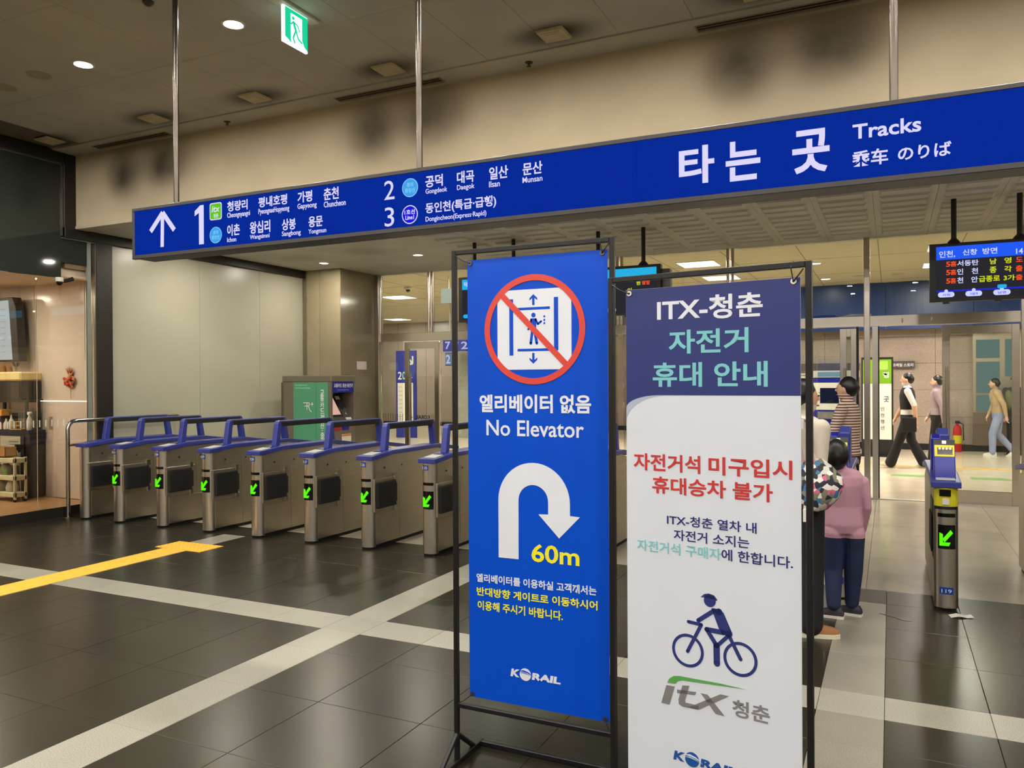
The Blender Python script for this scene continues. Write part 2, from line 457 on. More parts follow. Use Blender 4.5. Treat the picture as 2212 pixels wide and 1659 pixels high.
# passage beyond the doors: joints too far away to be told apart
m = M['beige floor stone'].copy(); M['passage floor stone'] = m
fl3 = struct(box('floor', 'passage floor stone', None, -26.0, 9.0, 11.6, 26.0, -0.3, 0.0))
box('yellow_line', tact, fl3, -26, 9, 16.05, 16.22, 0.0, 0.003)
for x0 in (0.0, 1.15, 1.75): box('green_floor_mark', mat('green floor film', (118, 160, 92), 0.5), fl3, x0, x0 + 0.55, 14.45, 14.75, 0.0, 0.002)

# ------------------------------------------------------------------ hall ceiling
ce = struct(box('ceiling', 'ceiling joint', None, -9.3, 7.0, -9.0, YS + 0.15, ZU + 0.012, ZU + 0.3))
def cpanel(parent, x0, x1, y0, y1, z, m, name='ceiling_panel', emboss=False):
    k = (round(x1 - x0, 4), round(y1 - y0, 4), m, emboss)
    if k not in TC:
        w, d = k[0], k[1]; g = 0.0012; mb = MB()
        rings = []
        def rr(i, zz): return [(i, i, zz), (i, d - i, zz), (w - i, d - i, zz), (w - i, i, zz)]
        rings = [rr(g, 0.02), rr(g, 0.0015), rr(g + 0.0015, 0.0)]
        mb.loft(rings)
        if emboss:
            for a, b in ((0.06, d / 2 - 0.03), (d / 2 + 0.03, d - 0.06)):
                mb.loft([[(0.06, a, 0.001), (0.06, b, 0.001), (w - 0.06, b, 0.001), (w - 0.06, a, 0.001)],
                         [(0.085, a + 0.025, -0.022), (0.085, b - 0.025, -0.022), (w - 0.085, b - 0.025, -0.022), (w - 0.085, a + 0.025, -0.022)]])
        me = mb.mesh('ceiling_panel'); me.materials.append(M[m]); TC[k] = me
    return obj(name, TC[k], parent, (x0, y0, z))
yy = [6.187 * KU, 5.02 * KU, 3.85 * KU, 2.7 * KU, 1.5 * KU]
for y1, y0 in zip(yy, yy[1:]):
    for i in range(-9, 6):
        x0 = -3.18 * KU + 0.6 * KU * 2 * i / 1.0 if False else -3.18 * KU + 0.5916 * i
        if x0 < XL: x0 = XL
        cpanel(ce, x0, -3.18 * KU + 0.5916 * (i + 1), y0, y1, ZU, 'upper ceiling paint')
box('ceiling_slab', 'upper ceiling paint', ce, -3.18 * KU + 0.5916 * 6, 7.0, yy[-1], yy[0], ZU, ZU + 0.02)
box('ceiling_slab', 'upper ceiling paint', ce, XL, 7.0, -9.0, yy[-1], ZU, ZU + 0.02)
box('ceiling_edge_band', 'upper ceiling paint', ce, XL, 7.0, yy[0] + 0.003, YS, ZU - 0.012, ZU + 0.02)

so = struct(box('wall_front', 'soffit paint', None, XL, 7.0, YS, YS + 0.15, ZC + 0.03, ZU + 0.01))
box('soffit_trim', mat('trim paint', (196, 184, 160), 0.5), so, XL, 7.0, YS - 0.012, YS + 0.15, ZC - 0.005, ZC + 0.032, bevel=0.004)

# ------------------------------------------------------------------ low ceiling over the gates
ce2 = struct(box('ceiling', 'ceiling joint', None, XL, 7.0, YS + 0.15, YG + 0.1, ZC + 0.014, ZC + 0.3))
for j in range(9):
    y0 = YS + 0.15 + 0.5934 * j; y1 = min(y0 + 0.5934, YG + 0.1)
    if y1 - y0 < 0.04: continue
    for i in range(-13, 8):
        x0 = max(-1.363 * KC + 0.5934 * i, XL); x1 = -1.363 * KC + 0.5934 * (i + 1)
        if x1 < XL + 0.05: continue
        cpanel(ce2, x0, x1, y0, y1, ZC, 'gate ceiling panel', emboss=(j < 8 and x1 - x0 > 0.5 and y1 - y0 > 0.5 and i > -8))
box('ceiling_slab', 'gate ceiling panel', ce2, -1.363 * KC + 0.5934 * 8, 7.0, YS + 0.15, YG + 0.1, ZC, ZC + 0.02)

ce3 = struct(box('ceiling', 'passage ceiling', None, -26.0, 9.0, YG + 0.1, 26.0, ZK, ZK + 0.2))
box('ceiling_step', 'passage ceiling', ce3, -26.0, 9.0, YG + 0.1, YG + 0.14, ZC, ZK)
for yj in (13.2, 15.1, 17.4, 18.9): box('ceiling_joint', 'ceiling joint', ce3, -26.0, 9.0, yj, yj + 0.012, ZK - 0.002, ZK)
for i in range(-18, 8): box('ceiling_joint', 'ceiling joint', ce3, -0.18 + 1.2 * i, -0.168 + 1.2 * i, YG + 0.14, 20.0, ZK - 0.002, ZK)

# ------------------------------------------------------------------ unseen walls closing in the hall
struct(box('wall_right_added', hall_wall, None, 7.0, 7.2, -9.0, 11.6, -0.3, ZU + 0.3))  # added out of view to bounce light; the hall runs on here
struct(box('wall_rear', hall_wall, None, -13.0, 7.2, -9.2, -9.0, -0.3, ZU + 0.3))
wl = struct(box('wall_left', hall_wall, None, XL - 0.2, XL, -9.0, 2.2, 0.0, ZU + 0.3))
# ------------------------------------------------------------------ left wall: white panels in a dark frame
wp = struct(box('wall_side', 'hall wall paint', None, XL - 0.25, XL - 0.03, 6.86, YG + 0.2, -0.1, ZC + 0.3))
py = [6.9, 8.35, 9.55, 10.72]
for a, b in zip(py, py[1:]): box('wall_panel', panel_w, wp, XL - 0.03, XL, a + 0.002, b - 0.002, 0.1, 3.37, bevel=0.003)
box('skirting', steel_dk, wp, XL - 0.03, XL + 0.008, 6.9, 10.72, 0.0, 0.1)
box('frame_beam', dark_fr, wp, XL - 0.06, XL + 0.06, 6.25, 10.86, 3.36, ZC + 0.005, bevel=0.004)
box('frame_post', dark_fr, wp, XL - 0.06, XL + 0.045, 6.68, 6.9, 0.0, 3.37, bevel=0.004)
box('frame_post', dark_fr, wp, XL - 0.06, XL + 0.045, 10.72, 10.83, 0.0, 3.37, bevel=0.004)
box('frame_post', dark_fr, wp, XL - 0.06, XL + 0.05, 6.25, YS + 0.01, 3.37, ZU - 0.01, bevel=0.004)
box('frame_beam', dark_fr, wp, XL - 0.06, XL + 0.05, 2.2, 6.27, 4.24, ZU - 0.001, bevel=0.004)
box('frame_bead', mat('bright bead', (150, 146, 132), 0.3, 0.8), wp, XL - 0.06, XL + 0.02, 6.236, 6.25, 3.38, 4.25)
box('frame_bead', M['bright bead'], wp, XL - 0.06, XL + 0.02, 2.2, 6.25, 4.228, 4.24)
box('frame_bead', M['bright bead'], wp, XL - 0.06, XL + 0.02, 6.236, 6.68, 3.348, 3.36)
box('frame_bead', M['bright bead'], wp, XL - 0.05, XL + 0.03, 6.666, 6.68, 0.0, 3.36)

# stone pillar and polished slab beside the doors
pi = struct(box('wall_pillar', 'pillar stone', None, XL, -8.22, 10.58, YG + 0.2, 0.0, ZC + 0.01))
box('pillar_slab', 'pillar stone', pi, -8.90, -8.63, 10.555, 10.58, 0.0, ZC)
box('pillar_slab', 'pillar stone', pi, -8.62, -8.205, 10.55, 10.58, 0.0, ZC)
for a, b in ((0.0, 1.72), (1.723, ZC)): box('polished_slab', 'polished slab stone', pi, -8.22, -8.19, 10.552, YG - 0.05, a, b)
box('corner_strip', mat('strip steel', (160, 150, 134), 0.3, 0.9), pi, -8.98, -8.90, 10.56, 10.58, 0, ZC)

# ------------------------------------------------------------------ glazed screen with doors
gw = group_root('window_1', (0, YG, 0))
st_l = mat('polished door steel', (214, 206, 194), 0.22, 1.0, vary=0.03)
box('header_beam', st_l, gw, -8.14, 4.6, -0.05, 0.05, 2.30, 2.44, bevel=0.004)
for x0 in (-8.17, -7.12, -5.4, -3.75, -2.1): 
    MB().tube([(x0, -0.03, 2.44), (x0, -0.03, ZC)], 0.022, 12).build('mullion', st_l, gw, smooth=True)
    MB().tube([(x0 + 0.065, -0.03, 2.44), (x0 + 0.065, -0.03, ZC)], 0.022, 12).build('mullion', st_l, gw, smooth=True)
for x0 in (-8.19, -0.32, 1.46, 3.1): box('post', st_l, gw, x0, x0 + 0.075, -0.09, -0.015, 0.0, ZC, bevel=0.006)
for a, b in ((-8.12, -7.13), (-7.03, -5.41), (-5.32, -3.76), (-3.67, -2.11), (-2.02, -0.33), (-0.24, 1.45), (1.54, 3.1)):
    box('pane', 'clear glass', gw, a, b, -0.006, 0.006, 2.44, ZC)
for a, b in ((-8.12, -7.66), (-6.9, -5.41), (-5.32, -3.76), (-3.67, -2.11), (-2.02, -0.45), (1.54, 3.1)):
    box('pane', 'clear glass', gw, a, b, -0.006, 0.006, 0.02, 2.30)
box('threshold', steel, gw, -8.14, 4.6, -0.05, 0.05, 0.0, 0.012)
# glazing decals along the fixed pane
for i in range(9): box('decal', black, gw, -8.08 + i * 0.05, -8.072 + i * 0.05, -0.0085, -0.006, 0.92, 1.04)

def door(name, x0, x1, z1, handle_x, ang=0.0):
    d = group_root(name, (x0, YG, 0)); d.rotation_euler = (0, 0, ang); w = x1 - x0
    box('stile', st_l, d, 0, 0.085, -0.022, 0.022, 0.012, z1, bevel=0.003)
    box('stile', st_l, d, w - 0.085, w, -0.022, 0.022, 0.012, z1, bevel=0.003)
    box('rail', st_l, d, 0.085, w - 0.085, -0.022, 0.022, z1 - 0.11, z1, bevel=0.003)
    box('rail', st_l, d, 0.085, w - 0.085, -0.022, 0.022, 0.012, 0.17, bevel=0.003)
    box('pane', 'clear glass', d, 0.085, w - 0.085, -0.005, 0.005, 0.17, z1 - 0.11)
    hx = handle_x
    h = MB().tube([(hx, -0.075, 0.9), (hx, -0.075, 1.75)], 0.014, 10).build('handle', chrome, d, smooth=True)
    for z in (0.98, 1.67): MB().tube([(hx, -0.075, z), (hx, -0.02, z)], 0.008, 8).build('handle_stud', chrome, h)
    return d
d1 = door('door_1', -7.62, -6.93, 2.28, 0.16)
for i in (1, 3, 12, 13): box('decal', black, d1, 0.09 + i * 0.037, 0.096 + i * 0.037, -0.0075, -0.005, 0.92, 1.04)
text(d1, 'KORAIL', 0.5, 0.2, 0.95, 1.02, black, Fr((0, 0, 0)), 0.0055, 0.001, 0.03)
d2 = door('door_2', 0.6, 1.45, 2.28, 0.05)
d3 = door('door_3', -0.62, -0.40, 2.28, 0.06)
box('jamb', dark_fr, d3, 0.205, 0.235, -0.04, 0.04, 0.0, 2.3)
box('jamb', steel, d3, 0.40, 0.47, -0.04, 0.04, 0.0, 2.3)
box('jamb_edge', dark_fr, d3, 0.47, 0.485, -0.03, 0.03, 0.0, 2.3)
for xx in (0.14, 0.48, 1.9): MB().tube([(xx, -0.055, 2.345), (xx, -0.10, 2.355), (xx, -0.10, 2.39)], 0.008, 8).build('header_hook', chrome, gw)

# ------------------------------------------------------------------ passage beyond the doors
wb = struct(box('wall_back', 'floor grout', None, -6.0, 9.0, YB, YB + 0.2, -0.1, ZK + 0.2))
zz = [0.14, 0.75, 1.35, 1.95, 2.55, 3.15, 3.75]
for i in range(13):
    for a, b in zip(zz, zz[1:]):
        box('wall_tile', 'passage wall stone', wb, -6.0 + 1.15 * i + 0.003, -6.0 + 1.15 * (i + 1) - 0.003, YB - 0.02, YB + 0.01, a + 0.003, b - 0.003)
box('skirting', black, wb, -6.0, 9.0, YB - 0.035, YB, 0.0, 0.14)
wf = struct(box('wall_far', 'passage wall stone', None, -26.0, -5.8, 24.5, 24.7, -0.1, ZK + 0.2))
box('skirting', black, wf, -26.0, -5.8, 24.46, 24.5, 0.0, 0.14)
for i in range(17): box('wall_joint', 'floor grout', wf, -26 + 1.2 * i, -25.99 + 1.2 * i, 24.497, 24.5, 0.14, ZK)
struct(box('wall_end', 'passage wall stone', None, -6.0, -5.8, YB, 24.5, -0.1, ZK + 0.2))
struct(box('wall_passage', hall_wall, None, 9.0, 9.2, 11.6, 26, -0.3, ZK + 0.2))
struct(box('wall_passage', hall_wall, None, -26.2, -26, 11.6, 26, -0.3, ZK + 0.2))
struct(box('wall_passage', hall_wall, None, -26, -9.25, 11.6, 11.8, -0.3, ZK + 0.2))

# ------------------------------------------------------------------ ticket gates
CW, CD = 0.075, 0.06                      # half width and depth of the rounded front column
def arc_y(x): return CD * (1 - math.sqrt(max(0.0, 1 - (x / CW) ** 2)))
def arc_plate(x0, x1, z0, z1, off, th=0.004, n=8):
    mb = MB(); rings = []
    for i in range(n + 1):
        x = x0 + (x1 - x0) * i / n; y = arc_y(min(max(x, -CW * 0.985), CW * 0.985)) - off
        rings.append([(x, y, z0), (x, y - th, z0), (x, y - th, z1), (x, y, z1)])
    return mb.loft(rings)
ARROW = [[(0.0, 0.0), (0.25, 0.2), (0.25, 0.66), (0.0, 0.74)], [(0.0, 0.0), (0.68, 0.0), (0.80, 0.2), (0.25, 0.2)]] + [
    [(0.2 + a * 0.12, 0.2 + a * 0.11 + 0.17), (0.2 + a * 0.12 + 0.17, 0.2 + a * 0.11), (0.2 + a * 0.12 + 0.30, 0.2 + a * 0.11 + 0.11), (0.2 + a * 0.12 + 0.12, 0.2 + a * 0.11 + 0.28)] for a in range(5)]
def make_gate():
    t = bpy.data.objects.new('ticket_gate', None); COL.objects.link(t)
    MB().prism([(0.05, 0.035), (1.6, 0.035), (1.6, 0.80), (1.22, 0.885), (0.36, 0.885), (0.05, 0.85)], -0.072, 0.072).build('body', steel_dk, t, bevel=0.003)
    MB().box(-0.058, 0.058, 0.03, 1.58, 0.0, 0.04).build('plinth', rubber, t)
    n = 14; pts = [(-CW, 0.07)] + [(-CW * math.cos(math.pi * i / n), CD * (1 - math.sin(math.pi * i / n))) for i in range(n + 1)] + [(CW, 0.07)]
    MB().prism([(p[0], p[1]) for p in pts], 0.022, 0.852, 'z').build('front_column', steel, t, smooth=True)
    top = [(-0.012, 0.893), (0.06, 0.898), (0.34, 0.926), (1.24, 0.926), (1.66, 0.868)]
    bot = [(1.66, 0.83), (1.24, 0.885), (0.36, 0.885), (0.06, 0.853), (-0.012, 0.85)]
    MB().prism(top + bot, -0.092, 0.092).build('top_cap', gate_blue, t, bevel=0.006, seg=2)
    out = [(0.285, 0.92), (0.325, 1.155), (0.34, 1.18), (0.365, 1.19), (1.20, 1.19), (1.225, 1.18), (1.24, 1.155), (1.285, 0.92)]
    inn = [(1.215, 0.92), (1.185, 1.135), (0.385, 1.135), (0.355, 0.92)]
    h = MB().prism(out + inn, -0.03, 0.03).build('handrail_frame', gate_blue, t, bevel=0.005)
    MB().box(-0.034, 0.034, 0.375, 1.195, 1.128, 1.18).build('grip', rubber, h, bevel=0.005)
    p = MB().box(0.072, 0.118, 0.055, 0.365, 0.385, 0.635).build('flap_pad', rubber, t, bevel=0.012, seg=2)
    MB().box(0.072, 0.092, 0.03, 0.43, 0.355, 0.665).build('flap_recess', steel_dk, t, bevel=0.002)
    for a, b in ((0.635, 0.70), (0.335, 0.395)): MB().box(0.072, 0.112, 0.335, 0.385, a, b).build('hinge', chrome, t, bevel=0.003)
    MB().box(0.085, 0.105, 0.365, 0.395, 0.42, 0.60).build('flap_tongue', rubber, t, bevel=0.003)
    for y0, y1, z0, z1 in ((0.075, 0.47, 0.045, 0.33), (0.475, 1.59, 0.045, 0.33), (0.475, 1.0, 0.335, 0.80), (1.005, 1.59, 0.335, 0.79)):
        MB().box(0.07, 0.0755, y0, y1, z0, z1).build('side_panel', steel_dk, t, bevel=0.001)
        MB().box(-0.0755, -0.07, y0, y1, z0, z1).build('side_panel', steel_dk, t, bevel=0.001)
    for y in (0.22, 0.52, 0.95): MB().lathe([(0.009, 0.0), (0.009, 0.004)], (0.074, y, 0.765), 10, 'x').build('sensor', black, t)
    d = arc_plate(-0.05, 0.056, 0.43, 0.595, 0.0).build('arrow_display', blackg, t)
    mb = MB(); F = lambda p, o: (p[0], arc_y(p[0]) - o, p[1])
    for pc in ARROW:
        az = [(-0.042 + x * 0.084, 0.452 + y * 0.12) for x, y in pc]; nn = len(az)
        mb.add([(p[0], -0.007, p[1]) for p in az] + [F(p, 0.0035) for p in az], [tuple(range(nn))] + [(i, (i + 1) % nn, nn + (i + 1) % nn, nn + i) for i in range(nn)])
    mb.build('arrow', led_g, d)
    arc_plate(-0.052, 0.056, 0.648, 0.674, 0.0).build('ticket_slot', blackg, t)
    MB().lathe([(0.006, 0.0), (0.005, -0.004)], (0.0, 0.0, 0.375), 10, 'y').build('screw', chrome, t)
    c = MB().add([(-0.06, 0.045, 0.8968), (0.06, 0.045, 0.8968), (0.06, 0.19, 0.9112), (-0.06, 0.19, 0.9112), (-0.06, 0.045, 0.9018), (0.06, 0.045, 0.9018), (0.06, 0.19, 0.9162), (-0.06, 0.19, 0.9162)],
             [(0, 3, 2, 1), (4, 5, 6, 7), (0, 1, 5, 4), (1, 2, 6, 5), (2, 3, 7, 6), (3, 0, 4, 7)]).build('card_reader', mat('reader pad', (188, 190, 182), 0.35), t, bevel=0.002)
    box('reader_window', blackg, c, -0.045, 0.045, 0.195, 0.24, 0.913, 0.919)
    return t
proto = make_gate()
def number(t, s, z, w, h):
    p = arc_plate(-w / 2 - 0.02, w / 2 - 0.02, z, z + h, 0.0, 0.003, 4) if w < 0.07 else arc_plate(-w / 2, w / 2, z, z + h, 0.0, 0.003, 6)
    p = p.build('number_plate', plate_b, t)
    if s:
        k = 0.02 if w < 0.07 else 0.0
        text(p, s, -w * 0.36 - k, w * 0.36 - k, z + h * 0.24, z + h * 0.76, white_t, Fr((0, arc_y(k) - 0.001, 0)), 0.0048, 0.0008, 0.0, 'digits')
def reader_head(t):
    """card and ticket reader tower on the newer gates"""
    r = MB().prism([(0.10, 0.895), (0.30, 0.915), (0.30, 1.16), (0.215, 1.165), (0.165, 1.05)], -0.066, 0.066).build('reader_tower', deep_blue, t, bevel=0.005)
    fr = Fr((0, 0.165, 1.05), (1, 0, 0), (0, 0.05, 0.115))
    plate(fr, [rect(-0.062, 0.062, 0.0, 0.085)], 0.0, 0.003, 'reader_face', yellow_p, r)
    plate(fr, [rect(-0.045, 0.05, 0.014, 0.066)], 0.003, 0.002, 'slot_window', blackg, r)
    plate(fr, [circ(-0.03 + 0.022 * i, 0.058, 0.009, 12) for i in range(4)], 0.005, 0.001, 'slot_lights', mat('warm slot light', (255, 226, 190), 0.5, emis=1.2), r)
    plate(fr, [rect(-0.066, 0.066, 0.088, 0.125)], 0.0, 0.003, 'reader_label', black, r)
    plate(fr, [rect(-0.015, 0.012, 0.094, 0.118)], 0.003, 0.001, 'label_tab', white_t, r)
    MB().box(-0.079, -0.074, 0.10, 0.46, 0.35, 0.74).build('flap_recess', black, t, bevel=0.002)
    MB().box(-0.088, -0.079, 0.13, 0.43, 0.38, 0.64).build('flap_pad', rubber, t, bevel=0.004)
    MB().prism([(0.42, 0.92), (0.62, 0.92), (0.62, 1.14), (0.50, 1.19), (0.42, 1.16)], -0.072, -0.012).build('rear_reader', deep_blue, t, bevel=0.005)
    MB().prism([(0.70, 0.92), (0.95, 0.92), (0.95, 1.20), (0.75, 1.22), (0.70, 1.17)], -0.02, 0.06).build('rear_tower', gate_blue, t, bevel=0.006)
    y = arc_plate(-0.072, 0.072, 0.722, 0.852, 0.0, 0.003, 10).build('yellow_label', yellow_p, t)
    fr = Fr((0, -0.003, 0))
    plate(fr, [rrect(-0.042, 0.028, 0.792, 0.838, 0.003)], 0.0, 0.004, 'scanner_window', blackg, y)
    plate(fr, [rrect(-0.024, 0.018, 0.735, 0.775, 0.003)], 0.0, 0.004, 'scan_sticker', white_p, y)
    arc_plate(-0.072, 0.072, 0.70, 0.72, 0.0, 0.003, 8).build('label_strip', black, t)

GX = lambda n: -3.823 + 0.694 * (125 - n)
for n in range(132, 116, -1):
    t = proto if n == 132 else copy_tree(proto)
    t.location = (GX(n) if n != 132 else -8.57, 6.17, 0)
    if n == 132: lab = 'leftmost steel ticket gate beside the chrome handrail with blue top'
    elif n >= 125: lab = '%s ticket gate from the chrome handrail, blue topped, number plate %d' % ({131: 'second', 130: 'third', 129: 'fourth', 128: 'fifth', 127: 'sixth', 126: 'seventh', 125: 'eighth'}[n], n)
    elif n in (124, 123, 122, 121): lab = {124: 'steel ticket gate behind the blue banner, next after gate 125', 123: 'steel ticket gate behind the blue banner, second after gate 125',
                                          122: 'steel ticket gate behind the gap between the two banners', 121: 'steel ticket gate behind the white banner left of the child'}[n]
    elif n == 120: lab = 'ticket gate with yellow reader behind the child in pink'
    elif n == 119: lab = 'ticket gate with yellow labels and blue number plate 119'
    elif n == 118: lab = 'ticket gate cut off by the right edge, right of gate 119'
    else: lab = 'last ticket gate beyond the right edge of the row'
    tag(t, lab, 'ticket gate', 'ticket gates in a row')
end_gate = proto
for o in [q for q in SC.objects if q.parent is None and q.name.startswith('ticket_gate') and q.type == 'EMPTY']:
    if True:
        n = 132 if o is end_gate or o.name == end_gate.name else round(125 - (o.location.x + 3.823) / 0.694)
        if n in (120, 119, 118, 117):
            for ch in list(o.children):
                if ch.name.split('.')[0] in ('handrail_frame', 'flap_pad', 'flap_recess', 'hinge', 'flap_tongue'):
                    for g in list(ch.children): bpy.data.objects.remove(g)
                    bpy.data.objects.remove(ch)
            reader_head(o)
            number(o, '119' if n == 119 else '', 0.118, 0.085, 0.048)
        elif n <= 131:
            number(o, str(n) if n >= 125 else '', 0.785, 0.064, 0.048)
for ch in list(end_gate.children):               # the end unit has no display or reader
    if ch.name.split('.')[0] in ('arrow_display', 'ticket_slot', 'card_reader', 'screw'):
        for g in list(ch.children): bpy.data.objects.remove(g)
        bpy.data.objects.remove(ch)

# ------------------------------------------------------------------ overhead track sign
KS = 0.8667
sg = thing('track_sign', 'long blue illuminated track direction sign hanging from steel poles', 'sign', (-5.6 * KS, 3.9, 2.467)); sg.scale = (KS, KS, KS); ZP = (ZU - 2.467) / KS
sign_blue = mat('lit sign blue', (0, 40, 150), 0.45, emis=1.0, spec=0.08)
sign_wht = mat('lit sign white', (222, 216, 252), 0.45, emis=1.0, spec=0.08)
SL = 7.9
frm = mat('sign housing', (62, 60, 62), 0.45, 0.3)
box('housing', frm, sg, 0.0, SL, 0.02, 0.22, 0.02, 0.425, bevel=0.004)
for a, b in ((0.40, 0.427), (0.012, 0.043)): box('frame_rail', frm, sg, 0.0, SL, -0.004, 0.03, a, b, bevel=0.003)
for a, b in ((0.0, 0.03), (SL - 0.03, SL)): box('frame_rail', frm, sg, a, b, -0.004, 0.03, 0.043, 0.40, bevel=0.003)
for a, b in ((0.03, 4.262), (4.266, SL - 0.03)): box('lit_face', sign_blue, sg, a, b, 0.0, 0.02, 0.043, 0.40)
for px_ in (0.44, 2.73, 5.62, 7.5):
    MB().tube([(px_, 0.06, 0.42), (px_, 0.06, ZP)], 0.021, 14).build('hanger_pole', pole_m, sg, smooth=True)
    MB().lathe([(0.05, ZP), (0.05, ZP - 0.012), (0.022, ZP - 0.03)], (px_, 0.06, 0), 16).build('pole_flange', pole_m, sg)
F0 = Fr((0, 0, 0))
plate(F0, stroke([(0.345, 0.088), (0.352, 0.36)], 0.036, False) + stroke([(0.215, 0.222), (0.353, 0.362), (0.482, 0.212)], 0.04, False), 0.001, 0.0015, 'arrow', sign_wht, sg)
plate(F0, [[(.750, .075), (.800, .075), (.800, .378), (.764, .378), (.705, .338), (.705, .300), (.750, .322)]], 0.001, 0.0015, 'numeral', sign_wht, sg)
T = [('청량리', 1.046, 1.250, .300, .377, .02), ('Cheongnyangni', 1.045, 1.273, .242, .292, .01), ('평내호평', 1.358, 1.631, .300, .376, .02),
     ('PyeongnaeHopyeong', 1.357, 1.651, .240, .291, .01), ('가평', 1.729, 1.862, .297, .377, .02), ('Gapyeong', 1.728, 1.902, .242, .291, .01), ('춘천', 1.966, 2.098, .292, .377, .02),
     ('이촌', 1.044, 1.171, .114, .201, .02), ('Ichon', 1.043, 1.134, .069, .103, .01), ('왕십리', 1.272, 1.470, .111, .202, .02), ('Wangsimni', 1.271, 1.462, .062, .104, .01),
     ('상봉', 1.581, 1.710, .110, .193, .02), ('Sangbong', 1.581, 1.756, .058, .104, .01), ('용문', 1.828, 1.955, .111, .188, .02), ('Yongmun', 1.827, 1.986, .055, .098, .01),
     ('Chuncheon', 1.967, 2.158, .240, .282, .01), ('2', 2.484, 2.567, .240, .368, 0), ('3', 2.486, 2.563, .057, .187, 0), ('공덕', 2.813, 2.947, .287, .366, .02), ('Gongdeok', 2.814, 2.980, .237, .279, .01),
     ('대곡', 3.054, 3.181, .287, .366, .02), ('Daegok', 3.054, 3.183, .236, .278, .01), ('일산', 3.290, 3.424, .285, .365, .02), ('Ilsan', 3.289, 3.366, .237, .275, .01), ('문산', 3.526, 3.660, .286, .363, .02),
     ('Munsan', 3.525, 3.660, .238, .274, .01), ('동인천(특급·급행)', 2.813, 3.339, .105, .185, .02), ('Dongincheon(Express·Rapid)', 2.813, 3.268, .053, .095, .01),
     ('타', 4.511, 4.711, .112, .326, .028), ('는', 4.774, 4.960, .102, .322, .028), ('곳', 5.126, 5.313, .102, .333, .028), ('Tracks', 5.425, 5.744, .250, .327, .02), ('乘车', 5.424, 5.592, .106, .189, .02), ('のりば', 5.637, 5.877, .112, .184, .02)]
for s, a, b, c, d, bo in T: text(sg, s, a, b, c, d, sign_wht, F0, 0.001, 0.0015, bo)
ig = mat('lit icon green', (96, 200, 20), 0.4, emis=1.0); ib = mat('lit icon sky', (70, 160, 232), 0.4, emis=1.0); il = mat('lit icon line blue', (20, 20, 225), 0.4, emis=1.0)
o = plate(F0, [rrect(0.864, 0.989, 0.250, 0.382, 0.018)], 0.001, 0.001, 'line_icon', sign_wht, sg)
plate(F0, [rrect(0.872, 0.981, 0.258, 0.374, 0.014)], 0.002, 0.001, 'icon_field', ig, o)
text(o, 'itx', 0.885, 0.965, 0.31, 0.356, sign_wht, F0, 0.003, 0.001, 0.02, 'icon_lettering', 0.2); text(o, '청춘', 0.905, 0.955, 0.265, 0.298, sign_wht, F0, 0.003, 0.001, 0.02, 'icon_lettering')
pale = mat('lit icon pale', (120, 205, 250), 0.4, emis=1.0)
for cx, cy in ((0.925, 0.134), (2.692, 0.302)):
    o = plate(F0, [circ(cx, cy, 0.063)], 0.001, 0.001, 'line_icon', pale, sg)
    plate(F0, [circ(cx, cy, 0.057)], 0.002, 0.001, 'icon_field', ib, o)
    text(o, '경의', cx - 0.026, cx + 0.026, cy + 0.004, cy + 0.035, pale, F0, 0.003, 0.001, 0.02, 'icon_lettering'); text(o, '중앙선', cx - 0.04, cx + 0.04, cy - 0.034, cy - 0.002, pale, F0, 0.003, 0.001, 0.02, 'icon_lettering')
o = plate(F0, [circ(2.689, 0.122, 0.063)], 0.001, 0.001, 'line_icon', sign_wht, sg); plate(F0, [circ(2.689, 0.122, 0.056)], 0.002, 0.001, 'icon_field', il, o)
text(o, '1호선', 2.648, 2.730, 0.123, 0.156, sign_wht, F0, 0.003, 0.001, 0.02, 'icon_lettering'); text(o, 'Line1', 2.655, 2.723, 0.088, 0.117, sign_wht, F0, 0.003, 0.001, 0.02, 'icon_lettering')

# ------------------------------------------------------------------ banner frames and banners
bar_m = mat('powder coated tube', (17, 16, 19), 0.42, 0.0, vary=0.1)
def banner_frame(label, loc, rz, x0, x1, ztop, zbar):
    t = thing('banner_frame', label, 'banner stand', loc, rz, 'banner stands'); w = 0.019
    box('post', bar_m, t, x0 - w, x0, -0.01, 0.01, 0.02, ztop, bevel=0.002)
    box('post', bar_m, t, x1, x1 + w, -0.01, 0.01, 0.02, ztop, bevel=0.002)
    box('top_bar', bar_m, t, x0, x1, -0.01, 0.01, ztop - w, ztop, bevel=0.002)
    box('lower_bar', bar_m, t, x0, x1, -0.01, 0.01, zbar - w, zbar, bevel=0.002)
    for x in (x0 - w / 2, x1 + w / 2):
        for s in (-1, 1): MB().tube([(x, 0.0, 0.13), (x, 0.15 * s, 0.015)], 0.011, 8).build('brace', bar_m, t)
        box('foot', bar_m, t, x - 0.012, x + 0.012, -0.22, 0.22, 0.0, 0.024, bevel=0.002)
    for y in (-0.21, 0.19): box('base_bar', bar_m, t, x0, x1, y, y + 0.022, 0.0, 0.022, bevel=0.002)
    return t
banner_frame('black tube stand holding the blue no elevator banner', (-1.575, 2.865, 0), 0, -0.052, 0.616, 2.143, 0.262)
B2R = math.atan2(-0.093, 0.593)
banner_frame('black tube stand holding the white bicycle banner', (-0.845, 2.701, 0), B2R, -0.048, 0.616, 1.967, 0.07)
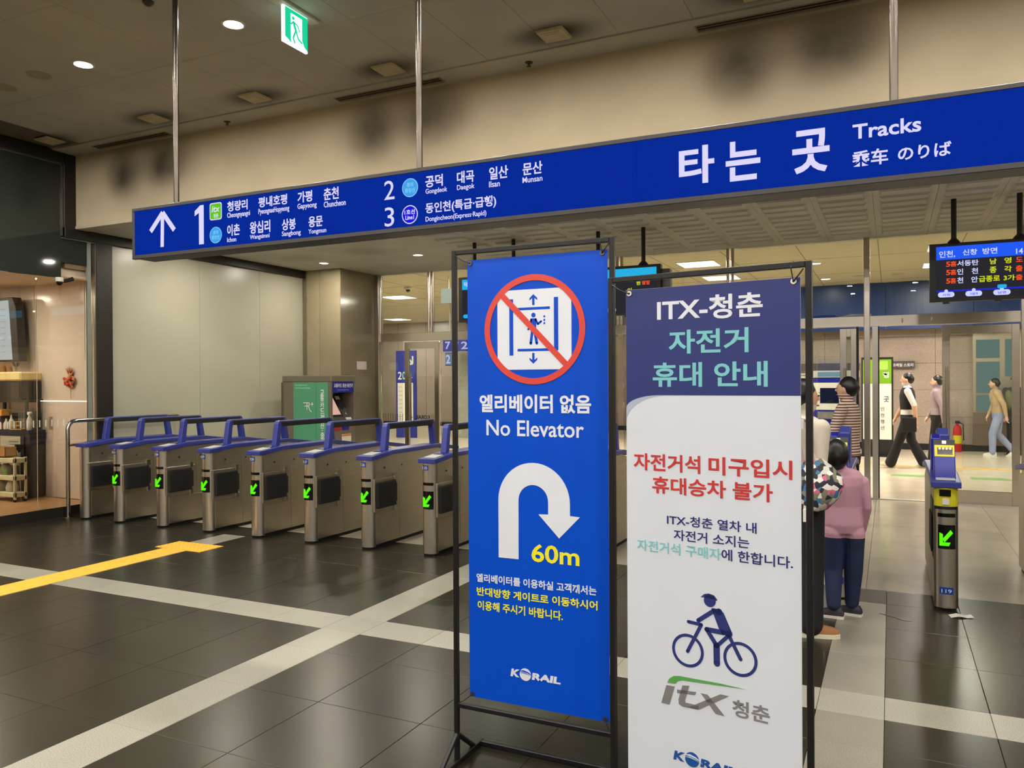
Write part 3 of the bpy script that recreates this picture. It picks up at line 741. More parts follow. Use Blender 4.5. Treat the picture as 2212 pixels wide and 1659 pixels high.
def grommets(t, w, h, gm):
    fr = Fr((0, 0, 0))
    for x, z, ex, ez in ((0.014, h - 0.013, -0.05, h + 0.022), (w - 0.02, h - 0.012, w + 0.012, h + 0.024), (0.014, 0.012, -0.05, -0.035), (w - 0.018, 0.012, w + 0.012, -0.035)):
        g = ring(fr, x, z, 0.004, 0.0095, 0.0025, 0.002, 'grommet', gm, t, 18)
        MB().tube([(x, -0.006, z), ((x + ex) / 2, -0.014, (z + ez) / 2 - 0.004), (ex, -0.012, ez)], 0.0022, 6).build('tie_wire', black, t)
    MB().tube([(w - 0.02, -0.006, h - 0.012), (w - 0.026, -0.012, h + 0.03), (w - 0.02, 0.0, h + 0.05)], 0.002, 6).build('tie_wire', black, t)
gm = mat('grommet brass', (120, 100, 84), 0.35, 0.9)

def cloth(w, h, name, m, t, amp=0.0):
    nx, nz = 16, 40; mb = MB(); v = []
    for j in range(nz + 1):
        for i in range(nx + 1):
            x = w * i / nx; z = h * j / nz
            v.append((x, 0.0, z))
    f = [(j * (nx + 1) + i, j * (nx + 1) + i + 1, (j + 1) * (nx + 1) + i + 1, (j + 1) * (nx + 1) + i) for j in range(nz) for i in range(nx)]
    n = len(v); v2 = [(a, b + 0.0012, c) for a, b, c in v]
    rim = [(i, i + 1) for i in range(nx)] + [(j * (nx + 1) + nx, (j + 1) * (nx + 1) + nx) for j in range(nz)] + [(nz * (nx + 1) + i + 1, nz * (nx + 1) + i) for i in range(nx)] + [((j + 1) * (nx + 1), j * (nx + 1)) for j in range(nz)]
    return MB().add(v + v2, f + [tuple(k + n for k in reversed(q)) for q in f] + [(b, a, a + n, b + n) for a, b in rim]).build(name, m, t)

b1 = thing('hanging_banner', 'blue vinyl banner with no elevator symbol and white U-turn arrow', 'banner', (-1.575, 2.865, 0.297))
vin_b = mat('vinyl banner blue', (0, 76, 204), 0.36, vary=0.03, scale=5, bump=0.25, spec=0.3)
vin_w = mat('banner print white', (226, 230, 240), 0.4, vary=0.02, scale=5, bump=0.2)
vin_y = mat('banner print yellow', (246, 236, 40), 0.4, vary=0.02)
vin_r = mat('banner print red', (216, 72, 62), 0.4, vary=0.02)
cloth(0.607, 1.801, 'vinyl_sheet', vin_b, b1); grommets(b1, 0.607, 1.801, gm)
cx, cz, ri, ro = 0.298, 1.5075, 0.194, 0.2185
c2 = [(min(max(x, 0.138), 0.459), min(max(z, 1.348), 1.667)) for x, z in circ(cx, cz, ri + 0.004, 96)]
q = []
for p in c2:
    if not q or math.dist(p, q[-1]) > 1e-5: q.append(p)
plate(F0, [q], 0.0002, 0.0006, 'symbol_field', vin_w, b1)
ring(F0, cx, cz, ri, ro, 0.0014, 0.0006, 'prohibition_ring', vin_r, b1, 72)
plate(F0, stroke([(0.160, 1.648), (0.436, 1.367)], 0.024, False), 0.0016, 0.0006, 'prohibition_slash', vin_r, b1)
plate(F0, [rect(.192, .209, 1.405, 1.631), rect(.386, .404, 1.422, 1.631), rect(.229, .369, 1.5855, 1.5955), rect(.228, .369, 1.421, 1.431),
           [(.298, 1.647), (.281, 1.631), (.281, 1.6225), (.293, 1.632), (.293, 1.604), (.303, 1.604), (.303, 1.632), (.315, 1.6225), (.315, 1.631)],
           [(.297, 1.371), (.280, 1.387), (.280, 1.3955), (.292, 1.386), (.292, 1.414), (.302, 1.414), (.302, 1.386), (.314, 1.3955), (.314, 1.387)]] +
      [circ(.298, 1.564, .0092, 20)] + [circ(.345, z, .0042, 14) for z in (1.557, 1.543, 1.530)] +
      [[(.285, 1.551), (.311, 1.551), (.309, 1.50), (.287, 1.50)]] + stroke([(.308, 1.546), (.317, 1.528), (.331, 1.538)], .0085) + stroke([(.288, 1.546), (.283, 1.522), (.275, 1.508)], .0075) +
      stroke([(.293, 1.502), (.286, 1.452)], .0115) + stroke([(.303, 1.502), (.312, 1.452)], .0115), 0.0009, 0.0004, 'lift_pictogram', vin_b, b1)
text(b1, '엘리베이터 없음', .054, .538, 1.175, 1.248, vin_w, F0, .0004, .0006, .03)
text(b1, 'No Elevator', .085, .508, 1.081, 1.145, vin_w, F0, .0004, .0006, .012)
u = [(.138, .5875)] + [(.2935 - .1555 * math.cos(math.pi * i / 24), .8215 + .1555 * math.sin(math.pi * i / 24)) for i in range(25)] + [(.449, .776), (.490, .774), (.403, .685), (.315, .774), (.357, .776)] + \
    [(.2925 + .0645 * math.cos(math.pi * i / 20), .8245 + .0645 * math.sin(math.pi * i / 20)) for i in range(21)] + [(.227, .5875)]
plate(F0, [u], 0.0004, 0.0006, 'u_turn_arrow', vin_w, b1)
text(b1, '60m', .284, .487, .584, .656, vin_y, F0, .0004, .0006, .02)
text(b1, '엘리베이터를 이용하실 고객께서는', .035, .556, .478, .513, vin_w, F0, .0004, .0006, .022)
text(b1, '반대방향 게이트로 이동하시어', .036, .560, .422, .458, vin_y, F0, .0004, .0006, .022)
text(b1, '이용해 주시기 바랍니다.', .040, .417, .364, .402, vin_y, F0, .0004, .0006, .022)
def korail(t, fr, x0, x1, z0, z1, m, m2, field):
    """railway wordmark: K, a globe with two swooshes, then RAIL"""
    w = x1 - x0; h = z1 - z0; L = lambda a: x0 + w * a
    text(t, 'K', L(0), L(.175), z0 + h * .1, z0 + h * .9, m, fr, .0004, .0006, .05, 'wordmark', .18)
    g = plate(fr, [circ(L(.295), z0 + h * .5, h * .64, 32)], .0004, .0006, 'wordmark_globe', m2, t)
    sw = [(L(.155), z0 + h * .74), (L(.26), z0 + h * .93), (L(.36), z0 + h * .78), (L(.46), z0 + h * .38), (L(.35), z0 + h * .66), (L(.26), z0 + h * .76)]
    plate(fr, [sw], .001, .0004, 'wordmark_swoosh', field, g)
    sw2 = [(L(.165), z0 + h * .60), (L(.26), z0 + h * .70), (L(.35), z0 + h * .58), (L(.46), z0 + h * .30), (L(.36), z0 + h * .52), (L(.26), z0 + h * .62)]
    plate(fr, [sw2], .001, .0004, 'wordmark_swoosh', field, g)
    text(t, 'RAIL', L(.42), L(.97), z0 + h * .1, z0 + h * .82, m, fr, .0005, .0006, .05, 'wordmark', .15)
korail(b1, F0, .188, .412, .109, .148, vin_w, vin_w, vin_b)

b2 = thing('hanging_banner', 'white and navy vinyl banner about carrying bicycles on the train', 'banner', (-0.845, 2.701, 0.119), B2R)
vin_n = mat('banner print navy', (44, 54, 118), 0.4, vary=0.03); vin_t = mat('banner print teal', (124, 200, 206), 0.4, vary=0.02)
vin_o = mat('banner vinyl white', (217, 223, 234), 0.42, vary=0.015, scale=5, bump=0.12)
vin_rd = mat('banner print brick red', (196, 58, 58), 0.4); vin_tx = mat('banner print ink blue', (42, 42, 112), 0.4); vin_c = mat('banner print pale grey', (176, 184, 206), 0.4)
vin_g = mat('banner print green', (92, 164, 84), 0.4); vin_gr = mat('banner print grey', (128, 126, 126), 0.4); vin_kb = mat('wordmark blue', (30, 84, 160), 0.4)
cloth(0.6, 1.8, 'vinyl_sheet', vin_o, b2); grommets(b2, 0.6, 1.8, white_p)
arc = lambda x0, z0, x1, z1, n=14: [(x0 + (x1 - x0) * (1 - math.cos(math.pi / 2 * i / n)), z0 + (z1 - z0) * math.sin(math.pi / 2 * i / n)) for i in range(n + 1)]
plate(F0, [[(0.0005, 1.7995)] + [(0.0005, 1.384)] + arc(0.0005, 1.384, 0.13, 1.429) + [(0.5995, 1.430), (0.5995, 1.7995)]], 0.0002, 0.0005, 'navy_header', vin_n, b2)
plate(F0, [[(0.0005, 1.384)] + arc(0.0005, 1.384, 0.13, 1.429) + [(0.16, 1.429)] + arc(0.0005, 1.335, 0.16, 1.429)[::-1]], 0.0001, 0.0005, 'grey_crescent', vin_c, b2)
for s, a, b, c, d, m_, bo in [('ITX-청춘', .119, .483, 1.683, 1.763, vin_w, .022), ('자전거', .161, .437, 1.570, 1.651, vin_t, .022), ('휴대 안내', .102, .498, 1.458, 1.541, vin_t, .022),
        ('자전거석', .027, .272, 1.166, 1.226, vin_rd, .022), ('미구입시', .301, .573, 1.166, 1.226, vin_rd, .022), ('휴대승차 불가', .098, .512, 1.090, 1.148, vin_rd, .022), ('ITX-청춘 열차 내', .152, .460, .985, 1.020, vin_tx, .012),
        ('자전거 소지는', .176, .436, .934, .971, vin_tx, .012), ('자전거석 구매자', .039, .342, .884, .923, vin_t, .012), ('에 한합니다.', .344, .574, .886, .924, vin_tx, .012)]:
    text(b2, s, a, b, c, d, m_, F0, .0008, .0006, bo)
for cx_, cz_ in ((.225, .5645), (.405, .5695)): ring(F0, cx_, cz_, .0465, .0565, .0004, .0006, 'bicycle_wheel', vin_n, b2, 48)
plate(F0, stroke([(.2245, .562), (.273, .660)], .012) + stroke([(.228, .663), (.273, .660)], .0115) + stroke([(.263, .673), (.318, .715)], .0145) +
      [[(.308, .722), (.338, .722), (.350, .712), (.378, .652), (.372, .636), (.352, .640), (.336, .652)]] + [circ(.334, .713, .0115, 16), circ(.368, .646, .0115, 16)] +
      stroke([(.350, .647), (.292, .648)], .0165) + stroke([(.292, .648), (.325, .601)], .0145) + stroke([(.3255, .601), (.3265, .541)], .0215) + stroke([(.366, .640), (.330, .602)], .0125) +
      stroke([(.368, .640), (.406, .570)], .0125), .0006, .0006, 'bicycle_rider', vin_n, b2)
plate(F0, [circ(.303, .745, .0205, 28), [(.271, .753), (.284, .765), (.300, .769), (.318, .765), (.329, .752), (.326, .748), (.318, .751), (.290, .754)]], .0006, .0006, 'rider_head', vin_n, b2)
plate(F0, [[(.150, .440), (.158, .456), (.174, .468), (.196, .472), (.250, .4735), (.335, .4765), (.421, .4755), (.335, .469), (.250, .4625), (.205, .4595), (.188, .453), (.180, .442)]], .0006, .0006, 'train_logo_swoosh', vin_g, b2)
plate(F0, [[(.147, .431), (.177, .432), (.158, .366), (.128, .366)],
           [(.186, .424), (.254, .430), (.250, .419), (.186, .412)], [(.205, .442), (.230, .446), (.214, .392), (.216, .386), (.262, .386), (.262, .372), (.205, .370), (.192, .376), (.191, .392)],
           [(.270, .430), (.294, .430), (.352, .372), (.322, .372)], [(.367, .441), (.338, .441), (.226, .372), (.262, .372)]], .0006, .0006, 'train_logo_letters', vin_gr, b2)
text(b2, '청춘', .378, .500, .379, .435, vin_gr, F0, .0006, .0006, .02)
korail(b2, F0, .171, .40, .178, .217, vin_kb, vin_kb, vin_o)

# ------------------------------------------------------------------ ceiling fixtures
def lamp(parent, size, watts, rgb, z, shape='DISK'):
    l = bpy.data.lights.new('lamp', 'AREA'); l.shape = shape; l.size = size; l.energy = watts; l.color = lin(rgb)[:3]
    o = bpy.data.objects.new('lamp', l); COL.objects.link(o); o.parent = parent; o.location = (0, 0, z)
    return o
def disc_light(name, label, x, y, z, r, watts, rgb, group, cat='downlight'):
    t = thing(name, label, cat, (x, y, z), 0, group)
    k = ('dl', r)
    if k not in TC:
        TC[k] = (MB().lathe([(r + 0.022, 0.0), (r + 0.022, -0.005), (r + 0.004, -0.008), (r, 0.0)], (0, 0, 0), 24).mesh('trim_ring', smooth=True), MB().lathe([(r, -0.001), (r, -0.004)], (0, 0, 0), 24).mesh('lens'))
        TC[k][0].materials.append(white_p); TC[k][1].materials.append(mat('lamp lens', (255, 240, 220), 0.5, emis=8.0))
    obj('trim_ring', TC[k][0], t); obj('lens', TC[k][1], t); lamp(t, 2 * r - 0.01, watts, rgb, -0.006)
    return t
HX = [(-6.42 + 1.77 * i) * KU for i in range(-1, 7)]
names = {(-6.42 * KU, 0): 'bright round downlight left of the first sign pole', (-4.65 * KU, 0): 'bright round downlight beside the green exit sign'}
for j, y in enumerate((4.67 * KU, 2.3, -0.05, -2.4, -4.75)):
    for x in HX:
        if j == 0 and x > -3.0 and x < -2.4: pass
        lab = names.get((x, j), 'round downlight in the hall ceiling above or behind the viewer')
        disc_light('downlight', lab, x, y, ZU, 0.07, HALL_W, (255, 248, 238), 'hall ceiling downlights')
low = {-1: 'round downlight above the white wall panel', 0: 'round downlight under the sign left of the blue banner', 2: 'round downlight beside the monitor post between the banners', 3: 'round downlight over the gates right of the sign middle', 4: 'round downlight beside the right display post'}
for j, y in enumerate((10.09 * KC, 7.9)):
    for i in range(-1, 7):
        x = (-6.388 + 1.767 * i) * KC
        lab = low.get(i, 'round downlight over the gate area hidden from view') if j == 0 else 'round downlight over the gates hidden by the track sign'
        disc_light('downlight', lab, x, y, ZC, 0.065, GATE_W, (255, 246, 230), 'downlights over the gates')
for x, y, lab in ((-1.25, 18.2, 'far round downlight above the blue fascia'), (-1.25, 15.67, 'round downlight in the passage right of the white banner top')):
    disc_light('downlight', lab, x, y, ZK, 0.09, 14.0, (255, 246, 234), 'passage downlights')
n = 0
for x, ys in ((-15.35, (16.9, 22.9)), (-11.3, (14.7, 16.9, 22.9)), (-7.25, (14.7, 16.9)), (-3.2, (14.7, 16.9)), (0.9, (14.7, 16.9)), (4.95, (14.7, 16.9))):
    for y in ys:
        labs = {(-3.2, 14.7): 'square light panel above the white banner, nearer one', (-3.2, 16.9): 'square light panel above the white banner, farther one', (0.9, 14.7): 'square light panel left of the right display, nearer one',
                (0.9, 16.9): 'square light panel left of the right display, farther one', (-11.3, 16.9): 'large square light panel behind the left glass door, nearer one', (-15.35, 22.9): 'square light panel behind the left glass door, farther one'}
        t = thing('light_panel', labs.get((x, y), 'square light panel in the passage ceiling hidden from view'), 'light panel', (x, y, ZK), 0, 'square light panels in the passage')
        box('panel_frame', white_p, t, -0.35, 0.35, -0.35, 0.35, -0.012, 0.0)
        box('diffuser', mat('passage diffuser', (255, 244, 226), 0.5, emis=4.0), t, -0.33, 0.33, -0.33, 0.33, -0.016, -0.012)
        lamp(t, 0.64, PANEL_W, (255, 246, 234), -0.018, 'SQUARE')
vl = ['dirty square air vent at the far left corner', 'dirty square air vent left of the first pole', 'dirty square air vent between the first two poles', 'dirty square air vent touching the second pole', 'square air vent right of the second pole']
vent_m = mat('vent plastic', (196, 184, 146), 0.6)
for i, (x, y) in enumerate(VENTS):
    t = thing('air_vent', vl[i] if i < 5 else 'square air vent in the hall ceiling outside the picture', 'air vent', (x, y, ZU), 0, 'square ceiling air vents')
    ring_b = MB()
    for k, (r0, z0, r1, z1) in enumerate(((0.115, 0.0, 0.105, -0.02), (0.088, -0.004, 0.075, -0.024), (0.06, -0.02, 0.05, -0.028))):
        sq = lambda r, z: [(-r, -r, z), (-r, r, z), (r, r, z), (r, -r, z)]
        MB().loft([sq(r0, z0), sq(r1, z1)] if k else [sq(r0, 0.0), sq(r0, -0.008), sq(r1, z1)]).build('vent_frame' if k == 0 else 'vent_blade', vent_m, t)
lab = ['long slot diffuser left of the first sign pole', 'long slot diffuser behind the second sign pole', 'long slot diffuser at the upper right of the beam', 'slot diffuser outside the picture']
for i, x in enumerate(DIFF):
    t = thing('slot_diffuser', lab[i], 'air diffuser', (x, 6.27, ZU - 0.012), 0, 'slot diffusers along the ceiling edge')
    box('diffuser_frame', mat('diffuser frame', (150, 136, 104), 0.5), t, -0.6, 0.6, -0.06, 0.06, -0.004, 0.0)
    for y in (-0.048, -0.008): box('slot', mat('dark slot', (30, 24, 16), 0.8), t, -0.585, 0.585, y, y + 0.022, -0.006, -0.003)
    box('slot_blade', M['diffuser frame'], t, -0.585, 0.585, 0.022, 0.045, -0.014, -0.004)
for x, l in ((-6.43 * KU, 'small sprinkler head between the first two poles'), (-2.866 * KU, 'small sprinkler head right of the second pole')):
    t = thing('sprinkler', l, 'sprinkler', (x, 6.27, ZU - 0.012), 0, 'sprinkler heads')
    MB().lathe([(0.035, 0.0), (0.033, -0.006), (0.012, -0.008), (0.01, -0.03), (0.02, -0.034), (0.02, -0.037)], n=14).build('sprinkler_head', mat('brass head', (96, 80, 50), 0.4, 0.8), t, smooth=True)
for x, y, l in ((-7.01 * KU, 4.658 * KU, 'round cover plate beside the leftmost downlight'), (-7.584 * KU, 4.702 * KU, 'round cover plate at the left edge of the ceiling')):
    t = thing('cover_plate', l, 'cover plate', (x, y, ZU), 0, 'round ceiling cover plates')
    MB().lathe([(0.105, 0.0), (0.1, -0.006), (0.02, -0.01)], n=24).build('cover_disc', mat('cover paint', (170, 158, 132), 0.6), t, smooth=True)
t = thing('smoke_detector', 'small dark detector at the top edge right of the first pole', 'detector', (-4.939 * KU, 4.119 * KU, ZU))
MB().lathe([(0.04, 0), (0.04, -0.012), (0.022, -0.03), (0.01, -0.034)], n=16).build('detector_body', mat('detector grey', (70, 62, 50), 0.5), t, smooth=True)
for x, y, l in ((-2.05, 8.2, 'round speaker grille in the low ceiling above the sign text'), (0.3, 8.3, 'round speaker grille in the low ceiling near the right display'), (-0.59, 17.99, 'round grille above the blue fascia, left one'), (0.145, 18.06, 'round grille above the blue fascia, right one')):
    z = ZC if y < 11 else ZK
    t = thing('ceiling_grille', l, 'grille', (x, y, z), 0, 'round ceiling grilles')
    MB().lathe([(0.13, 0), (0.125, -0.008), (0.11, -0.01), (0.02, -0.012)], n=28).build('grille_disc', mat('grille paint', (176, 168, 146), 0.6), t, smooth=True)

# exit sign
ex = thing('exit_sign', 'green and white illuminated running man exit sign on the ceiling', 'exit sign', (-4.05 * KU, 4.62, ZU))
box('mount_plate', white_p, ex, -0.045, 0.045, -0.24, 0.24, -0.022, 0.0, bevel=0.004)
exg = mat('exit green', (22, 205, 145), 0.4, emis=1.1); exw = mat('exit white', (246, 255, 250), 0.4, emis=1.5)
box('light_plate', exw, ex, -0.011, 0.011, -0.135, 0.135, -0.29, -0.022, bevel=0.004)
for s in (1,):
    fr = Fr((0.011, -0.135, -0.29), (0, 1, 0), (0, 0, 1))
    plate(fr, [rect(.020, .078, .045, .262), rect(.205, .265, .075, .262), rect(.020, .265, .235, .262), [(.020, .045), (.078, .045), (.09, .018), (.078, .022)], [(.205, .075), (.265, .075), (.265, .015), (.230, .035)]], 0.0003, 0.001, 'green_field', exg, ex)
    plate(fr, [circ(.105, .205, .013, 18)] + stroke([(.11, .175), (.135, .12)], .022) + stroke([(.105, .178), (.085, .155), (.062, .16)], .01) + stroke([(.118, .178), (.155, .165), (.175, .13)], .01) +
          stroke([(.13, .115), (.105, .06), (.12, .03)], .014) + stroke([(.14, .115), (.16, .07), (.20, .055)], .014), 0.0014, 0.001, 'running_figure', exg, ex)
    fr = Fr((-0.011, 0.135, -0.29), (0, -1, 0), (0, 0, 1))
    plate(fr, [rect(.0, .055, .055, .262), rect(.21, .265, .075, .262), rect(.0, .265, .235, .262)], 0.0003, 0.001, 'green_field', exg, ex)

# ------------------------------------------------------------------ departure displays
scr_bk = mat('screen black', (40, 40, 46), 0.3, emis=1.0); e_w = mat('screen white', (206, 212, 255), 0.4, emis=1.0); e_y = mat('screen yellow', (216, 224, 30), 0.4, emis=1.0); e_r = mat('screen red', (255, 84, 34), 0.4, emis=1.0)
e_b = mat('screen blue', (36, 90, 246), 0.4, emis=1.0); e_c = mat('screen cyan', (40, 176, 226), 0.4, emis=1.0); e_lb = mat('screen deep blue', (34, 40, 220), 0.4, emis=1.0)
def display(label, x0, hdr):
    k = KC; t = thing('departure_display', label, 'display', (x0, 9.42 * k, 1.6 + (2.405 - 1.6) * k), 0, 'hanging departure displays')
    w, h = 1.03, 0.602
    b = box('display_case', black, t, 0, w, 0.0, 0.09, 0, h, bevel=0.004)
    box('rear_housing', grey_p, t, 0.08, w + 0.09, 0.09, 0.2, 0.06, h - 0.05, bevel=0.008)
    s = box('screen', scr_bk, t, 0.061, w - 0.05, -0.003, 0.0, 0.03, 0.568)
    fr = Fr((0, -0.003, 0))
    plate(fr, [rect(0.061, w - 0.05, 0.432, 0.568)], 0.0, 0.001, 'header_band', hdr, s)
    for px_ in (0.225, 0.805):
        MB().tube([(px_, 0.05, h - 0.01), (px_, 0.05, ZC - t.location.z)], 0.026, 12).build('post', black, t, smooth=True)
        MB().lathe([(0.07, h - 0.01), (0.055, h + 0.02), (0.027, h + 0.05)], (px_, 0.05, 0), 14).build('post_foot', black, t, smooth=True)
        MB().lathe([(0.06, ZC - t.location.z), (0.06, ZC - t.location.z - 0.01), (0.027, ZC - t.location.z - 0.02)], (px_, 0.05, 0), 14).build('post_flange', white_p, t)
    for x in (0.12, 0.58): box('camera_stub', black, t, x, x + 0.06, 0.0, 0.06, -0.022, 0.004)
    return t, s, fr
t, s, fr = display('departure display with blue header hanging at the right edge', 0.374 * KC, e_b)
for st, a, b, c, d, m_ in [('인천,', .089, .236, .455, .530, e_w), ('신창', .304, .435, .470, .532, e_w), ('방면', .482, .612, .469, .533, e_w), ('14', .774, .834, .452, .506, e_w), ('5', .153, .190, .362, .415, e_r), ('홈', .192, .249, .362, .417, e_r),
      ('서동탄', .254, .446, .361, .420, e_w), ('남', .546, .606, .363, .420, e_y), ('영', .673, .734, .363, .422, e_y), ('도', .773, .832, .370, .420, e_r), ('5', .153, .190, .275, .329, e_r), ('홈', .192, .247, .275, .331, e_r), ('인', .254, .308, .273, .335, e_w), ('천', .383, .441, .274, .335, e_w),
      ('종', .544, .604, .272, .336, e_y), ('각', .673, .736, .275, .336, e_y), ('출', .771, .830, .275, .336, e_r), ('5', .153, .190, .186, .240, e_r), ('홈', .192, .244, .186, .242, e_r), ('천', .254, .308, .184, .246, e_w), ('안', .380, .439, .186, .247, e_w), ('급종로', .448, .634, .185, .246, e_y),
      ('3가', .666, .764, .187, .245, e_y), ('출', .771, .830, .188, .244, e_r)]:
    text(s, st, a * KC, b * KC, c * KC, d * KC, m_, fr, 0.001, 0.001, 0.02)
plate(fr, stroke([(.064, .108), (.97, .112)], .016, False), 0.0005, 0.001, 'route_line', e_lb, s)
for a, b, n_ in ((.076, .226, '시청'), (.324, .472, '서울역'), (.569, .718, '남영')):
    plate(fr, [rrect(a, b, .044, .098, .026), circ((a + b) / 2, .108, .017, 18)], 0.001, 0.001, 'station_bubble', e_w, s)
    text(s, n_, a + .04, b - .04, .056, .082, e_lb, fr, 0.002, 0.001, 0.01)
plate(fr, [rrect(.605, .685, .112, .150, .012)], 0.0015, 0.001, 'train_icon', e_c, s)
t, s, fr = display('departure display partly behind the blue banner, left one', (-5.04 - 0.225) * KC - 0.055, e_c)
text(s, '덕소', .09, .21, .47, .535, e_w, fr, 0.001, 0.001, 0.02); plate(fr, [rrect(.075, .22, .05, .10, .024)], 0.001, 0.001, 'station_bubble', e_c, s)
t, s, fr = display('departure display between the two banners', (-3.316 - 0.235) * KC, e_c)
for st, a, b, c, d, m_ in [('출발', .80, .90, .36, .415, e_r), ('원', .73, .78, .36, .415, e_y), ('이', .62, .67, .27, .33, e_y), ('합', .62, .67, .185, .245, e_y), ('홈', .40, .46, .36, .415, e_w), ('진', .40, .46, .27, .33, e_w), ('진', .40, .46, .185, .245, e_w)]:
    text(s, st, a, b, c, d, m_, fr, 0.001, 0.001, 0.02)
plate(fr, [rrect(.62, .74, .04, .10, .026), rrect(.36, .47, .04, .10, .026)], 0.001, 0.001, 'station_bubble', e_w, s)

# ------------------------------------------------------------------ tactile paving, litter, handrail
tp = thing('tactile_paving', 'yellow tactile guide strip leading to the ticket gates', 'tactile paving', (0, 0, 0))
def ttile(bars):
    mb = MB().box(0.002, 0.298, 0.002, 0.298, 0.0, 0.003)
    if bars:
        for i in range(4): mb.loft([[(0.03 + 0.07 * i, 0.012, 0.003), (0.06 + 0.07 * i, 0.012, 0.003), (0.06 + 0.07 * i, 0.288, 0.003), (0.03 + 0.07 * i, 0.288, 0.003)], [(0.036 + 0.07 * i, 0.018, 0.008), (0.054 + 0.07 * i, 0.018, 0.008), (0.054 + 0.07 * i, 0.282, 0.008), (0.036 + 0.07 * i, 0.282, 0.008)]])
    else:
        for i in range(6):
            for j in range(6): mb.lathe([(0.016, 0.003), (0.011, 0.008)], (0.025 + 0.05 * i, 0.025 + 0.05 * j, 0), 8)
    me = mb.mesh('tactile_tile'); me.materials.append(tact); return me
tb, td = ttile(True), ttile(False)
for i in range(15): obj('guide_tile', tb, tp, (-6.355, 5.43 - 0.3 * (i + 1), 0.0))
for i in range(2): obj('dot_tile', td, tp, (-6.475 + 0.3 * i, 5.43, 0.0))
rc = thing('paper_receipt', 'small crumpled white receipt on the floor by gate 119', 'paper', (0.36, 6.02, 0.001), 0.25)
MB().add([(0, 0, 0), (0.05, 0, 0.012), (0.1, 0, 0.002), (0.14, 0.0, 0.008), (0, 0.06, 0.004), (0.05, 0.06, 0.016), (0.1, 0.06, 0.004), (0.14, 0.06, 0.012)], [(0, 1, 5, 4), (1, 2, 6, 5), (2, 3, 7, 6)]).build('paper_sheet', white_p, rc)
sp = MB().prism([(0.06 * math.cos(a) * (1.2 if math.cos(a) > 0 else 2.6), 0.026 * math.sin(a) * (1 if math.cos(a) > -0.2 else 0.35)) for a in [2 * math.pi * i / 24 for i in range(24)]], 0.0, 0.0012, 'z').build('spill', mat('brown spill', (62, 40, 22), 0.25), None, loc=(0.06, 5.86, 0.0003))
sp.rotation_euler = (0, 0, -0.5); tag(sp, 'small brown spill on the dark floor left of gate 119', 'spill')
hr = thing('handrail', 'chrome tube handrail at the left end of the gates', 'handrail', (-8.88, 6.22, 0))
MB().tube([(0, 0, 0), (0, 0, 1.06), (0, 0.02, 1.11), (0, 0.06, 1.14), (0, 0.12, 1.15), (0, 1.6, 1.15), (0, 1.66, 1.13), (0, 1.68, 1.08), (0, 1.68, 0)], 0.024, 12).build('rail_tube', chrome, hr, smooth=True)
MB().tube([(0, 0, 0.86), (0, 1.68, 0.86)], 0.016, 10).build('mid_rail', chrome, hr, smooth=True)
for y in (0, 1.68): MB().lathe([(0.06, 0.0), (0.06, 0.006), (0.03, 0.016)], (0, y, 0), 16).build('floor_flange', chrome, hr)

# ------------------------------------------------------------------ card top-up machine
tm = thing('ticket_machine', 'green sided transport card machine in front of the stone pillar', 'ticket machine', (-8.48, 9.5, 0))
ms = mat('machine steel', (136, 128, 114), 0.4, 0.7, vary=0.04); mg = mat('machine green', (78, 148, 112), 0.45, vary=0.03); md = mat('machine console', (62, 60, 58), 0.4)
box('cabinet', ms, tm, 0.0, 0.92, 0.0, 0.58, 0.0, 0.95, bevel=0.006)
box('upper_cabinet', ms, tm, 0.0, 0.64, 0.0, 0.58, 0.95, 1.66, bevel=0.006)
box('top_hood', ms, tm, -0.02, 0.93, -0.012, 0.592, 1.60, 1.70, bevel=0.012)
for y in (0.0, 0.545): box('cheek', ms, tm, 0.64, 0.92, y, y + 0.035, 0.95, 1.60)
box('rear_housing', mat('machine rear', (88, 82, 70), 0.5), tm, -0.16, 0.0, 0.12, 0.5, 0.0, 1.60, bevel=0.01)
box('header', deep_blue, tm, 0.64, 0.925, 0.035, 0.545, 1.44, 1.60)
MB().prism([(0.64, 1.42), (0.89, 1.02), (0.925, 0.95), (0.64, 0.95)], 0.035, 0.545, 'y').build('console', md, tm)
fs = Fr((0.0, -0.0, 0))
plate(fs, [rect(0.20, 0.635, 0.12, 1.595)], 0.0005, 0.003, 'green_panel', mg, tm); gp2 = plate(fs, [rect(0.64, 0.865, 0.12, 1.595)], 0.0005, 0.003, 'green_panel', mg, tm)
for ch, z, hh in (('교', 1.44, .085), ('통', 1.35, .085), ('카', 1.253, .085), ('드', 1.163, .08), ('정', 1.066, .085), ('산', 0.94, .085), ('·', 0.87, .015), ('충', 0.80, .085), ('전', 0.717, .085)):
    w2 = 0.036 if ch != '·' else 0.008
    text(tm, ch, 0.755 - w2, 0.755 + w2, z - hh / 2, z + hh / 2, white_t, fs, 0.0036, 0.001, 0.012)
text(tm, 'Fare Adjustment &', 0.235, 0.47, 1.535, 1.57, mat('pale green print', (160, 205, 176), 0.5), fs, 0.0036, 0.001); text(tm, 'Card Deposit Machine', 0.235, 0.53, 1.49, 1.525, M['pale green print'], fs, 0.0036, 0.001)
plate(fs, stroke([(.395, 1.285), (.50, 1.285), (.515, 1.26), (.49, 1.235), (.425, 1.235)], .012) + stroke([(.465, 1.285), (.462, 1.185)], .012) + stroke([(.49, 1.235), (.52, 1.17), (.55, 1.15)], .012) + stroke([(.54, 1.265), (.585, 1.265)], .01) + stroke([(.562, 1.24), (.562, 1.29)], .01), 0.0036, 0.001, 'logo_mark', white_t, tm)
ff = Fr((0.925, 0, 0), (0, 1, 0), (0, 0, 1))
